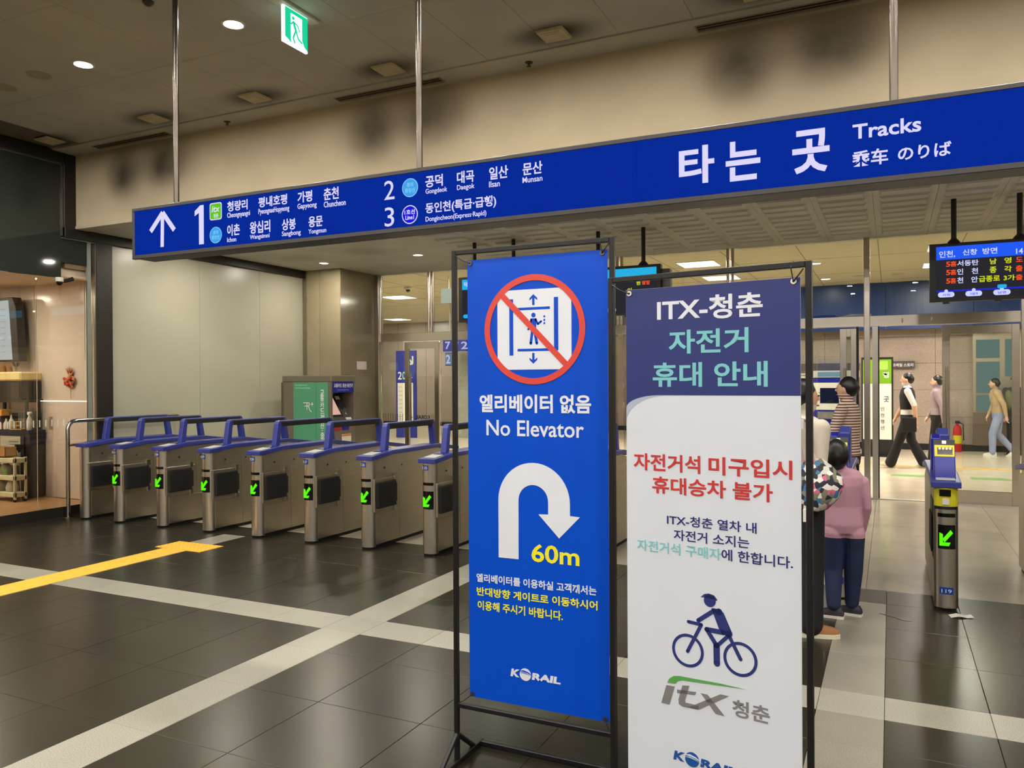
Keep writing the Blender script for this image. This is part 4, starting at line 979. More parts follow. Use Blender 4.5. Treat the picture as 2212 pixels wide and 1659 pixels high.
text(tm, '교통카드 정산·충전기', 0.06, 0.52, 1.515, 1.575, white_t, ff, 0.0005, 0.001, 0.012)
plate(ff, [rect(0.13, 0.42, 1.475, 1.482)], 0.0005, 0.001, 'header_underline', mat('pale blue print', (120, 140, 210), 0.5), tm)
fc = Fr((0.925 - 0.035, 0.035, 1.02), (0, 1, 0), (-0.25, 0, 0.40))
sc_ = plate(fc, [rect(0.01, 0.33, 0.06, 0.43)], 0.001, 0.006, 'screen_bezel', black, tm)
plate(fc, [rect(0.015, 0.29, 0.09, 0.41)], 0.007, 0.002, 'touch_screen', mat('pink screen', (250, 196, 176), 0.4, emis=0.75), sc_)
plate(fc, [rect(0.05, 0.09, 0.2, 0.3)], 0.009, 0.001, 'screen_tile', mat('screen maroon', (150, 40, 44), 0.4, emis=0.7), sc_); plate(fc, [rect(0.12, 0.18, 0.22, 0.3)], 0.009, 0.001, 'screen_tile', mat('screen gold', (200, 150, 70), 0.4, emis=0.7), sc_)
plate(fc, [rect(0.36, 0.46, 0.36, 0.42)], 0.001, 0.003, 'side_label', mat('cream label', (214, 206, 160), 0.5), tm)
plate(fc, [circ(0.42, 0.10, 0.018, 16)], 0.001, 0.006, 'card_button', chrome, tm); plate(fc, [rect(0.36, 0.49, -0.01, 0.03)], 0.001, 0.01, 'paper_slip', white_p, tm)
plate(fc, [rect(0.36, 0.43, 0.18, 0.23)], 0.001, 0.003, 'slot_window', blackg, tm)
plate(ff, [rect(0.06, 0.24, 0.86, 0.92)], 0.0005, 0.004, 'red_slot', mat('slot red', (150, 30, 40), 0.4), tm); plate(ff, [rect(0.26, 0.42, 0.86, 0.92)], 0.0005, 0.004, 'blue_slot', deep_blue, tm)
plate(ff, [rect(0.08, 0.16, 0.62, 0.68)], 0.0005, 0.004, 'coin_return', blackg, tm)
nt_ = plate(ff, [rect(0.24, 0.47, 0.58, 0.80)], 0.0005, 0.003, 'notice_sheet', white_p, tm); plate(ff, [rect(0.245, 0.465, 0.765, 0.795), rect(0.26, 0.38, 0.67, 0.685)], 0.0036, 0.001, 'notice_print', mat('orange print', (214, 120, 50), 0.5), nt_)
nt = MB().box(0, 0.004, 0, 0.27, 0, 0.14).build('paper_notice', mat('notice paper', (212, 200, 200), 0.6), None, loc=(-8.188, 10.98, 1.81)); tag(nt, 'small white paper notice stuck on the polished stone slab', 'notice')

# ------------------------------------------------------------------ cafe behind glass on the left
cw_ = mat('cafe cream ceiling', (226, 206, 178), 0.6); film = mat('pink film wall', (222, 205, 194), 0.16, vary=0.03, scale=1.3, bump=0.5)
wood = mat('cafe floor board', (176, 132, 92), 0.4, vary=0.1, scale=4, aniso=(1, 8, 1))
cf = struct(box('floor', wood, None, -13.0, XL + 0.02, 2.2, 6.9, -0.1, 0.115)); box('kerb', dark_fr, cf, XL + 0.02, XL + 0.04, 2.2, 6.7, 0.0, 0.12)
struct(box('ceiling', cw_, None, -13.0, XL - 0.07, 2.2, 6.9, 2.9, 3.0))
wc = struct(box('wall_cafe', film, None, -13.0, XL - 0.06, 6.72, 6.86, 0.1, 4.3))
box('film_panel', film, wc, -9.84, -9.10, 6.69, 6.72, 0.12, 1.89, bevel=0.004)
for x in (-10.25, -9.25): box('film_seam', mat('seam', (176, 150, 136), 0.5), wc, x, x + 0.006, 6.717, 6.72, 1.9, 2.9)
box('bright_strip', mat('cafe bright strip', (255, 240, 222), 0.5, emis=2.5), wc, -10.6, -9.08, 6.685, 6.69, 1.365, 1.377)  # thin emissive line along the film wall
box('door_pull', steel_dk, wc, -9.875, -9.845, 6.66, 6.69, 1.0, 1.17)
struct(box('wall_cafe', film, None, -13.2, -13.0, 2.2, 6.9, 0.0, 4.3)); struct(box('wall_cafe', film, None, -13.0, XL, 2.0, 2.2, 0.0, 4.3))
w2 = group_root('window_2', (XL, 0, 0))
for a, b in ((2.2, 4.2), (4.205, 5.93), (5.935, 6.66)): box('pane', 'cafe glass', w2, -0.012, 0.0, a, b, 0.12, 2.87)
box('fascia_panel', slate, w2, -0.05, 0.0, 2.2, 6.236, 2.87, 4.23); box('fascia_panel', slate, w2, -0.05, 0.0, 6.236, 6.60, 3.06, 3.35)
box('fascia_strip', mat('strip grey', (128, 134, 124), 0.4), w2, -0.02, 0.006, 6.575, 6.625, 0.12, 3.35)
box('fascia_return', mat('return brown', (120, 100, 66), 0.5), w2, -0.4, -0.02, 6.3, 6.58, 3.0, 3.06)
for i in range(14): box('decal', white_p, w2, 0.0, 0.002, 5.50 + i * 0.075, 5.512 + i * 0.075, 1.09, 1.17)
for x in (-9.5, -10.6, -11.7):
    for y in (3.0, 4.3, 5.6): disc_light('downlight', 'warm round downlight in the cafe ceiling', x, y, 2.9, 0.06, CAFE_W, (255, 244, 224), 'cafe downlights')
t = thing('security_camera', 'small white and black camera under the dark cafe fascia', 'camera', (-8.98, 6.2, 2.87))
MB().lathe([(0.045, 0.0), (0.045, -0.05), (0.03, -0.055)], n=16).build('camera_base', white_p, t, smooth=True); MB().ball((0, 0, -0.06), 0.035).build('camera_dome', blackg, t, smooth=True)
MB().tube([(0.0, 0.05, -0.045), (0.02, 0.16, 0.0)], [0.018, 0.026], 12).build('camera_barrel', black, t, smooth=True)

cb = thing('cafe_cabinet', 'black counter cabinet with notices inside the cafe', 'cabinet', (-11.47, 6.5, 0.115))
box('cabinet_body', mat('cabinet black', (38, 34, 32), 0.4), cb, 0, 1.45, 0, 0.2, 0.02, 0.84); box('worktop', black, cb, -0.02, 1.47, -0.03, 0.2, 0.84, 0.88, bevel=0.004); box('plinth', black, cb, 0.02, 1.43, 0.02, 0.19, 0, 0.02)
for a in (0.55, 0.95): box('cabinet_door', M['cabinet black'], cb, a + 0.005, a + 0.395, -0.012, 0.0, 0.05, 0.80, bevel=0.003)
box('notice_sheet', mat('notice grey', (176, 170, 150), 0.5), cb, 0.86, 1.28, -0.016, -0.012, 0.42, 0.80)
for i in range(6): box('notice_print', grey_p, cb, 1.05, 1.24, -0.018, -0.016, 0.55 + i * 0.035, 0.56 + i * 0.035)
for a, b in ((1.30, 0.52), ): box('door_handle', chrome, cb, a, a + 0.012, -0.03, -0.016, 0.25, 0.56)
box('door_handle', chrome, cb, 1.02, 1.032, -0.03, -0.016, 0.25, 0.5)
oven = thing('cafe_machine', 'black machine on a legged rack with a cream top tray', 'machine', (-11.12, 6.47, 0.995))
for x in (0.28, 1.0):
    for y in (0.03, 0.19): box('rack_leg', black, oven, x, x + 0.035, y, y + 0.03, 0.0, 0.42)
box('machine_body', mat('machine black', (26, 25, 25), 0.3), oven, 0.0, 1.02, -0.02, 0.25, 0.40, 0.64, bevel=0.01); box('machine_door', blackg, oven, 0.42, 0.98, -0.028, -0.02, 0.42, 0.62); box('cream_tray', mat('tray cream', (222, 198, 140), 0.5), oven, 0.0, 1.02, -0.04, 0.26, 0.64, 0.76, bevel=0.02)
box('rack_shelf', black, oven, 0.0, 1.04, 0.0, 0.25, 0.36, 0.40)
for i in range(4):
    t = thing('stick_cup', ['cup of brown sticks on the cream tray, leftmost', 'cup of brown sticks on the cream tray, second', 'cup of brown sticks on the cream tray, third', 'cup of dark stirrers on the cream tray, rightmost'][i], 'cup', (-10.68 + 0.13 * i, 6.5, 1.755), 0, 'cups on the cream tray')
    MB().lathe([(0.035, 0.0), (0.045, 0.07), (0.042, 0.07), (0.033, 0.004)], n=14).build('cup', mat('cup kraft', (150, 104, 62), 0.6) if i < 3 else steel, t, smooth=True)
    for k in range(7): MB().tube([(0.0, 0.0, 0.01), (0.04 * math.cos(k), 0.04 * math.sin(k), 0.11 + 0.01 * (k % 3))], 0.004, 6).build('stick', mat('stick wood', (184, 138, 84), 0.6) if i < 3 else black, t)
ms_ = thing('menu_screen', 'tilted white menu screen with thick dark frame in the cafe', 'screen', (-11.1, 6.5, 1.895), 0.0)
MB().prism([(0.0, 0.0), (0.86, 0.0), (0.80, 0.72), (0.74, 0.84), (-0.02, 0.84)], 0.0, 0.12, 'y').build('screen_case', mat('screen case', (46, 42, 40), 0.4), ms_, bevel=0.006)
plate(Fr((0, 0, 0)), [[(0.02, 0.02), (0.74, 0.02), (0.66, 0.80), (0.0, 0.80)]], 0.001, 0.003, 'screen_face', mat('menu face', (214, 216, 220), 0.4, emis=1.0), ms_)
plate(Fr((0, 0, 0)), [rect(0.50, 0.60, 0.12 + 0.08 * i, 0.126 + 0.08 * i) for i in range(8)] + [rect(0.34, 0.45, 0.12 + 0.08 * i, 0.126 + 0.08 * i) for i in range(8)], 0.004, 0.001, 'menu_lines', mat('menu ink', (176, 178, 186), 0.5, emis=0.9), ms_)
ct = thing('utility_cart', 'cream three tier trolley inside the cafe at the left edge', 'trolley', (-10.46, 6.2, 0.115))
crm = mat('cart cream', (206, 200, 170), 0.5)
for x in (0.0, 0.57):
    for y in (0.0, 0.135): box('cart_post', crm, ct, x, x + 0.025, y, y + 0.025, 0.03, 0.56)
for z in (0.06, 0.27, 0.49): box('cart_tray', crm, ct, 0.0, 0.595, 0.0, 0.16, z, z + 0.06, bevel=0.006)
for x in (0.01, 0.58):
    for y in (0.012, 0.148): MB().lathe([(0.022, -0.008), (0.022, 0.008)], (x, y, 0.022), 12, 'x').build('caster', black, ct)
for i, (x, z, c) in enumerate(((0.1, 0.33, (150, 140, 118)), (0.3, 0.33, (120, 110, 96)), (0.42, 0.12, (168, 160, 140)), (0.2, 0.12, (132, 124, 108)))):
    t = thing('storage_bag', ['beige sack on the middle trolley tray, left', 'brown sack on the middle trolley tray, right', 'pale sack on the bottom trolley tray, right', 'brown sack on the bottom trolley tray, left'][i], 'sack', (-10.46 + x, 6.28, 0.115 + z), 0, 'sacks on the trolley')
    MB().loft([[(rx * math.cos(a), ry * math.sin(a), zz) for a in [2 * math.pi * k / 12 for k in range(12)]] for rx, ry, zz in ((0.07, 0.06, 0.0), (0.085, 0.07, 0.05), (0.07, 0.05, 0.11), (0.04, 0.03, 0.14))]).build('sack_body', mat('sack %d' % i, c, 0.7), t, smooth=True)
t = thing('carton', 'open brown box on top of the trolley', 'box', (-10.44, 6.205, 0.676))
box('carton_base', mat('carton brown', (168, 126, 74), 0.7), t, 0, 0.38, 0, 0.15, 0, 0.006)
for a in ((0, 0.38, 0, 0.006), (0, 0.38, 0.144, 0.15), (0, 0.006, 0, 0.15), (0.374, 0.38, 0, 0.15)): box('carton_wall', M['carton brown'], t, *a, 0.0, 0.12)
def bottle(label, x, h, rgb, spray):
    t = thing('cleaning_bottle', label, 'bottle', (x, 6.52, 0.996), 0, 'bottles on the cafe counter')
    MB().lathe([(0.028, 0), (0.032, 0.006), (0.032, h * 0.55), (0.014, h * 0.75), (0.012, h * 0.82)], n=14).build('bottle_body', mat('bottle %s' % (rgb,), rgb, 0.35), t, smooth=True)
    if spray:
        MB().prism([(-0.055, h * 0.93), (-0.05, h * 0.98), (0.03, h), (0.04, h * 0.93), (0.012, h * 0.82), (-0.012, h * 0.82)], -0.014, 0.014, 'y').build('spray_head', white_p, t, bevel=0.003)
    else: MB().lathe([(0.013, h * 0.82), (0.013, h * 0.9), (0.005, h * 0.92), (0.004, h)], n=10).build('bottle_cap', white_p, t)
bottle('white spray bottle at the right end of the cafe counter', -10.06, 0.24, (214, 206, 196), True); bottle('white squeeze bottle on the cafe counter', -10.43, 0.2, (206, 206, 200), False); bottle('small white bottle at the left of the cafe counter', -10.54, 0.15, (216, 210, 196), False)
t = thing('yellow_basket', 'yellow wire basket on the cafe counter', 'basket', (-10.34, 6.46, 0.996))
for z in (0.01, 0.06, 0.11): MB().tube([(0, 0, z), (0.2, 0, z), (0.2, 0.14, z), (0, 0.14, z)], 0.005, 6, True).build('wire', mat('basket yellow', (206, 152, 40), 0.5), t)
for x, y in ((0, 0), (0.2, 0), (0.2, 0.14), (0, 0.14), (0.1, 0), (0.1, 0.14)): MB().tube([(x, y, 0.0), (x, y, 0.115)], 0.005, 6).build('wire', M['basket yellow'], t)
t = thing('wall_box', 'grey ribbed box behind the cafe counter bottles', 'box', (-10.42, 6.6, 0.996))
box('box_body', grey_p, t, 0, 0.3, 0, 0.07, 0, 0.24, bevel=0.006)
for i in range(5): box('box_rib', grey_p, t, 0.03 + 0.055 * i, 0.045 + 0.055 * i, -0.006, 0.0, 0.02, 0.22)
for i, c in enumerate(((206, 120, 40), (60, 50, 44), (214, 150, 60))):
    t = thing('snack_box', ['orange carton on the rack under the machine', 'dark carton on the rack under the machine', 'yellow carton on the rack under the machine'][i], 'box', (-11.0 + 0.02 * i, 6.46, 0.996 + 0.09 * i), 0, 'cartons on the cafe counter')
    box('carton_body', mat('snack %d' % i, c, 0.5), t, 0, 0.42, 0, 0.14, 0, 0.085, bevel=0.003); box('carton_label', white_p, t, 0.05, 0.3, -0.002, 0.0, 0.02, 0.05)
t = thing('plunger', 'black round plunger leaning upside down against the cabinet', 'plunger', (-10.13, 6.43, 0.115))
MB().tube([(0.03, 0, 0), (0.0, 0.0, 0.62)], 0.008, 8).build('stick', steel, t); MB().lathe([(0.012, 0.60), (0.025, 0.63), (0.045, 0.66), (0.05, 0.70), (0.043, 0.70), (0.036, 0.67)], n=18).build('rubber_cup', rubber, t, smooth=True)
wr = thing('leaf_wreath', 'autumn leaf wreath in orange and red on the cafe wall', 'wreath', (-9.47, 6.68, 1.63))
lm = [mat('leaf %d' % i, c, 0.6) for i, c in enumerate(((206, 120, 60), (196, 70, 48), (160, 40, 50), (214, 150, 90), (120, 84, 40)))]
for i in range(34):
    a = random.uniform(0, 6.28); r = random.uniform(0.01, 0.1); s_ = random.uniform(0.03, 0.055); c_, sn = math.cos(a), math.sin(a); cx_, cz_ = r * c_, r * sn * 1.15; b_ = random.uniform(0, 6.28); d_ = -random.uniform(0.004, 0.03)
    ax, az = math.cos(b_) * s_, math.sin(b_) * s_; bx_, bz = -az * 0.5, ax * 0.5
    MB().add([(cx_ - ax, d_, cz_ - az), (cx_ + bx_, d_ - 0.008, cz_ + bz), (cx_ + ax, d_, cz_ + az), (cx_ - bx_, d_ - 0.008, cz_ - bz), (cx_, d_ + 0.003, cz_)], [(0, 3, 1), (1, 3, 2), (0, 1, 4), (1, 2, 4), (2, 3, 4), (3, 0, 4)]).build('leaf', lm[i % 4], wr)
for i in range(7): MB().tube([(0, -0.01, 0.05), (-0.05 + 0.03 * i * 0.6, -0.015, 0.13), (-0.07 + 0.025 * i, -0.02, 0.19 - 0.01 * abs(i - 3))], [0.006, 0.005, 0.002], 6).build('twig', lm[4 if i % 2 else 1], wr)
MB().tube([(0.01, -0.01, -0.08), (0.02, -0.01, -0.23)], 0.003, 6).build('ribbon', lm[2], wr)
for i in range(5): MB().ball((random.uniform(-0.05, 0.05), -0.03, random.uniform(-0.05, 0.05)), 0.022, n=10, m=6).build('berry', lm[i % 3], wr, smooth=True)

# ------------------------------------------------------------------ things in the passage
fa = thing('blue_fascia', 'long dark blue fascia board beyond the glass doors', 'fascia board', (0, 19.5, 0))
fbm = mat('fascia navy', (22, 56, 118), 0.3, vary=0.05, scale=1)
for a, b in ((-5.8, -3.2), (-3.19, -1.7), (-1.69, -0.1), (-0.09, 1.6), (1.61, 3.4), (3.41, 6.0)): box('fascia_panel', fbm, fa, a, b, 0.0, 0.12, 2.7, ZK - 0.004)
for a, b, l, c in ((-1.72, -1.12, 'folded blue cloth lying on the door header', (52, 96, 206)), (-1.05, -0.38, 'folded white cloth lying on the door header', (206, 214, 224))):
    t = thing('folded_cloth', l, 'cloth', (a * 0.6, YG, 2.441), 0, 'cloths on the door header')
    w_ = (b - a) * 0.6
    MB().loft([[(w_ * i / 8, -0.04, 0.0), (w_ * i / 8, 0.045, 0.0), (w_ * i / 8, 0.045, h_), (w_ * i / 8, -0.04, h_)] for i, h_ in enumerate((0.005, 0.012, 0.022, 0.035, 0.032, 0.03, 0.03, 0.03, 0.024))]).build('cloth_fold', mat(l, c, 0.8), t, smooth=True)
gs = thing('floor_sign', 'tall green and white standing sign board behind the door post', 'sign', (-0.55, 18.0, 0))
box('sign_frame', black, gs, 0.0, 0.60, 0.0, 0.05, 0.0, 2.05, bevel=0.004); box('sign_panel', white_p, gs, 0.03, 0.565, -0.006, 0.0, 0.35, 1.5); box('sign_header', mat('sign green', (112, 160, 28), 0.4), gs, 0.03, 0.565, -0.006, 0.0, 1.5, 2.0); box('sign_foot', black, gs, -0.02, 0.62, -0.15, 0.2, 0.0, 0.02)
text(gs, '행', 0.40, 0.52, 1.62, 1.74, white_t, Fr((0, -0.006, 0)), 0.0005, 0.001, 0.02); plate(Fr((0, -0.006, 0)), [rrect(0.34, 0.50, 1.79, 1.97, 0.02)], 0.0005, 0.001, 'icon_box', mat('sign green light', (150, 190, 80), 0.4), gs)
text(gs, '곳', 0.42, 0.52, 1.12, 1.24, vin_tx, Fr((0, -0.006, 0)), 0.0005, 0.001, 0.02)
for i, ch in enumerate('인천행선'): text(gs, ch, 0.36, 0.43, 0.94 - 0.13 * i, 1.02 - 0.13 * i, black, Fr((0, -0.006, 0)), 0.0005, 0.001, 0.01)
ss = thing('shop_sign', 'dark grey shop name sign on the passage wall', 'sign', (0.02, 19.9, 1.84))
box('sign_box', mat('shop sign grey', (72, 70, 72), 0.5), ss, 0, 0.47, 0, 0.075, 0, 0.16, bevel=0.004); text(ss, '코레일 스토리', 0.02, 0.44, 0.035, 0.11, white_t, Fr((0, 0, 0)), 0.0005, 0.002, 0.015)
kf = thing('wall_fascia', 'dark grey strip above the kiosk on the passage wall', 'fascia board', (-3.4, 19.86, 1.80)); box('fascia_strip', M['shop sign grey'], kf, 0, 2.75, 0, 0.115, 0, 0.17); box('fascia_plate', mat('plate sky', (120, 160, 176), 0.5), kf, 1.85, 2.4, -0.004, 0.0, -0.14, -0.03); box('fascia_ledge', white_p, kf, 1.6, 2.75, 0.0, 0.1, -0.16, 0.0)
kk = thing('ticket_kiosk', 'blue framed ticket kiosk behind the two people at the gate', 'kiosk', (-1.66, 19.4, 0))
box('kiosk_body', deep_blue, kk, 0, 0.95, 0, 0.55, 0, 1.62, bevel=0.01); box('kiosk_face', white_p, kk, 0.06, 0.82, -0.01, 0.0, 0.9, 1.52); box('kiosk_screen', blackg, kk, 0.2, 0.6, -0.016, -0.01, 1.05, 1.4); box('kiosk_tray', grey_p, kk, 0.15, 0.75, -0.06, 0.0, 0.7, 0.86)
po = thing('wall_poster', 'white and green wall poster with arrow beside the white banner', 'poster', (-2.4, 19.955, 0.75))
box('poster_sheet', white_p, po, 0, 0.72, 0, 0.012, 0.5, 1.1); box('poster_sheet', mat('poster green', (86, 150, 62), 0.5), po, 0, 0.72, 0, 0.012, 0.0, 0.48)
plate(Fr((0, 0, 0)), [[(0.50, 0.24), (0.62, 0.36), (0.62, 0.12)]], 0.0005, 0.002, 'arrow', white_t, po); plate(Fr((0, 0, 0)), [rect(0.3, 0.68, 0.58 + 0.07 * i, 0.60 + 0.07 * i) for i in range(7)], 0.0005, 0.002, 'print_lines', grey_p, po)
fe = thing('fire_extinguisher', 'red fire extinguisher standing against the passage wall', 'fire extinguisher', (1.31, 19.75, 0.0))
MB().lathe([(0.075, 0.0), (0.085, 0.01), (0.085, 0.48), (0.06, 0.56), (0.025, 0.58), (0.025, 0.62)], n=20).build('cylinder', mat('extinguisher red', (190, 24, 30), 0.3), fe, smooth=True)
box('valve', black, fe, -0.04, 0.05, -0.015, 0.015, 0.62, 0.68); MB().tube([(0.04, 0, 0.64), (0.11, 0, 0.6), (0.12, 0, 0.25)], 0.011, 8).build('hose', rubber, fe); MB().lathe([(0.0855, 0.18), (0.0855, 0.36)], n=20).build('label_band', yellow_p, fe)
sw = thing('shop_window', 'bright shop window with red panel seen through the right door', 'shop window', (1.62, 19.9, 0.14))
box('window_frame', steel_dk, sw, 0.0, 1.9, 0.0, 0.07, 0.0, 2.5); pn = mat('lit pane', (150, 186, 184), 0.3, emis=0.42)
for a, b, c, d in ((0.06, 0.5, 1.9, 2.3), (0.06, 0.5, 1.15, 1.82), (0.6, 0.72, 1.5, 2.3), (0.06, 0.5, 0.75, 1.1)): box('pane', pn, sw, a, b, -0.01, 0.0, c, d)
box('red_panel', mat('lit red panel', (214, 70, 72), 0.4, emis=0.6), sw, 1.02, 1.6, -0.015, 0.0, 1.35, 2.3); box('stall_riser', mat('riser brown', (108, 92, 82), 0.6), sw, 0.0, 1.0, -0.02, 0.0, 0.0, 0.72)
ib_ = thing('info_board', 'tall blue information board with white timetable behind the left door', 'sign', (-12.8, 19.0, 0))
bb = mat('board blue', (36, 52, 150), 0.4); box('board', bb, ib_, 0, 0.66, 0, 0.08, 0.0, 2.48, bevel=0.005); box('timetable', white_p, ib_, 0.06, 0.58, -0.008, 0.0, 0.4, 1.56)
plate(Fr((0, -0.008, 0)), [rect(0.10, 0.22, 0.6 + 0.12 * i, 0.61 + 0.12 * i) for i in range(8)], 0.0005, 0.002, 'print_lines', grey_p, ib_)
text(ib_, '2', 0.07, 0.20, 1.66, 1.88, white_t, Fr((0, 0, 0)), 0.0005, 0.002, 0.01); text(ib_, '0', 0.22, 0.33, 1.66, 1.88, mat('light green print', (150, 210, 150), 0.5), Fr((0, 0, 0)), 0.0005, 0.002, 0.01)
plate(Fr((0, 0, 0)), stroke([(0.36, 2.33), (0.56, 2.12)], 0.05, False) + stroke([(0.40, 2.10), (0.57, 2.10), (0.57, 2.32)], 0.05, False), 0.0005, 0.002, 'arrow', white_t, ib_)
hs = thing('platform_sign', 'blue hanging platform sign reading 7/20 left of the blue banner', 'sign', (-11.12, 18.8, 2.42))
box('sign_box', deep_blue, hs, 0, 1.1, 0, 0.12, 0, 0.33, bevel=0.005); text(hs, '7', 0.08, 0.24, 0.06, 0.27, e_w, Fr((0, 0, 0)), 0.0005, 0.002, 0.02); text(hs, '/', 0.34, 0.5, 0.04, 0.25, e_w, Fr((0, 0, 0)), 0.0005, 0.002, 0.02); text(hs, '20', 0.58, 1.0, 0.05, 0.26, e_w, Fr((0, 0, 0)), 0.0005, 0.002, 0.02)
for x in (0.2, 0.9): MB().tube([(x, 0.06, 0.33), (x, 0.06, ZK - 2.42)], 0.02, 8).build('hanger', steel, hs)
h2 = thing('platform_sign', 'small lit number 2 sign below the blue hanging sign', 'sign', (-11.12, 18.9, 2.03)); box('sign_box', black, h2, 0, 0.32, 0.03, 0.1, 0, 0.36); box('lit_face', mat('lit pale face', (120, 140, 190), 0.4, emis=0.8), h2, 0.02, 0.24, 0.0, 0.03, 0.02, 0.34); text(h2, '2', 0.04, 0.18, 0.06, 0.3, e_w, Fr((0, 0, 0)), 0.0005, 0.002, 0.02)
MB().tube([(0.28, 0.065, 0.36), (0.28, 0.065, ZK - 2.05)], 0.015, 8).build('hanger', steel, h2)
sv = thing('lift_surround', 'pale grey metal panels on the wall beside the blue banner', 'wall panel', (-11.1, 19.6, 0)); sp_ = mat('pale metal panel', (176, 178, 172), 0.3, 0.4)
for i in range(3):
    for a, b in ((0.0, 1.35), (1.36, 2.42)): box('metal_panel', sp_, sv, i * 0.9, i * 0.9 + 0.89, 0, 0.1, a, b, bevel=0.003)
vd = thing('leaflet_rack', 'grey rack with small shelves beside the blue banner edge', 'rack', (-10.15, 19.2, 0))
box('rack_back', grey_p, vd, 0, 0.7, 0.2, 0.24, 0, 1.1)
for i in range(5): box('rack_shelf', steel_dk, vd, 0, 0.7, 0.0, 0.2, 0.1 + 0.22 * i, 0.13 + 0.22 * i)
ls = thing('guide_sign', 'small white lit guide sign hanging left of the blue banner', 'sign', (-8.32, 14.0, 3.2)); box('sign_face', mat('pale lit sign', (226, 230, 214), 0.4, emis=0.75), ls, 0, 0.34, 0, 0.05, 0, 0.30, bevel=0.004); MB().tube([(0.17, 0.025, 0.3), (0.17, 0.025, ZK - 3.2)], 0.012, 8).build('hanger', steel, ls)
cc = thing('dome_camera', 'small dome camera on the passage ceiling behind the left door', 'camera', (-9.9, 15.2, ZK)); MB().lathe([(0.09, 0), (0.09, -0.05), (0.06, -0.06)], n=16).build('camera_base', white_p, cc, smooth=True); MB().ball((0, 0, -0.06), 0.055).build('camera_dome', blackg, cc, smooth=True)

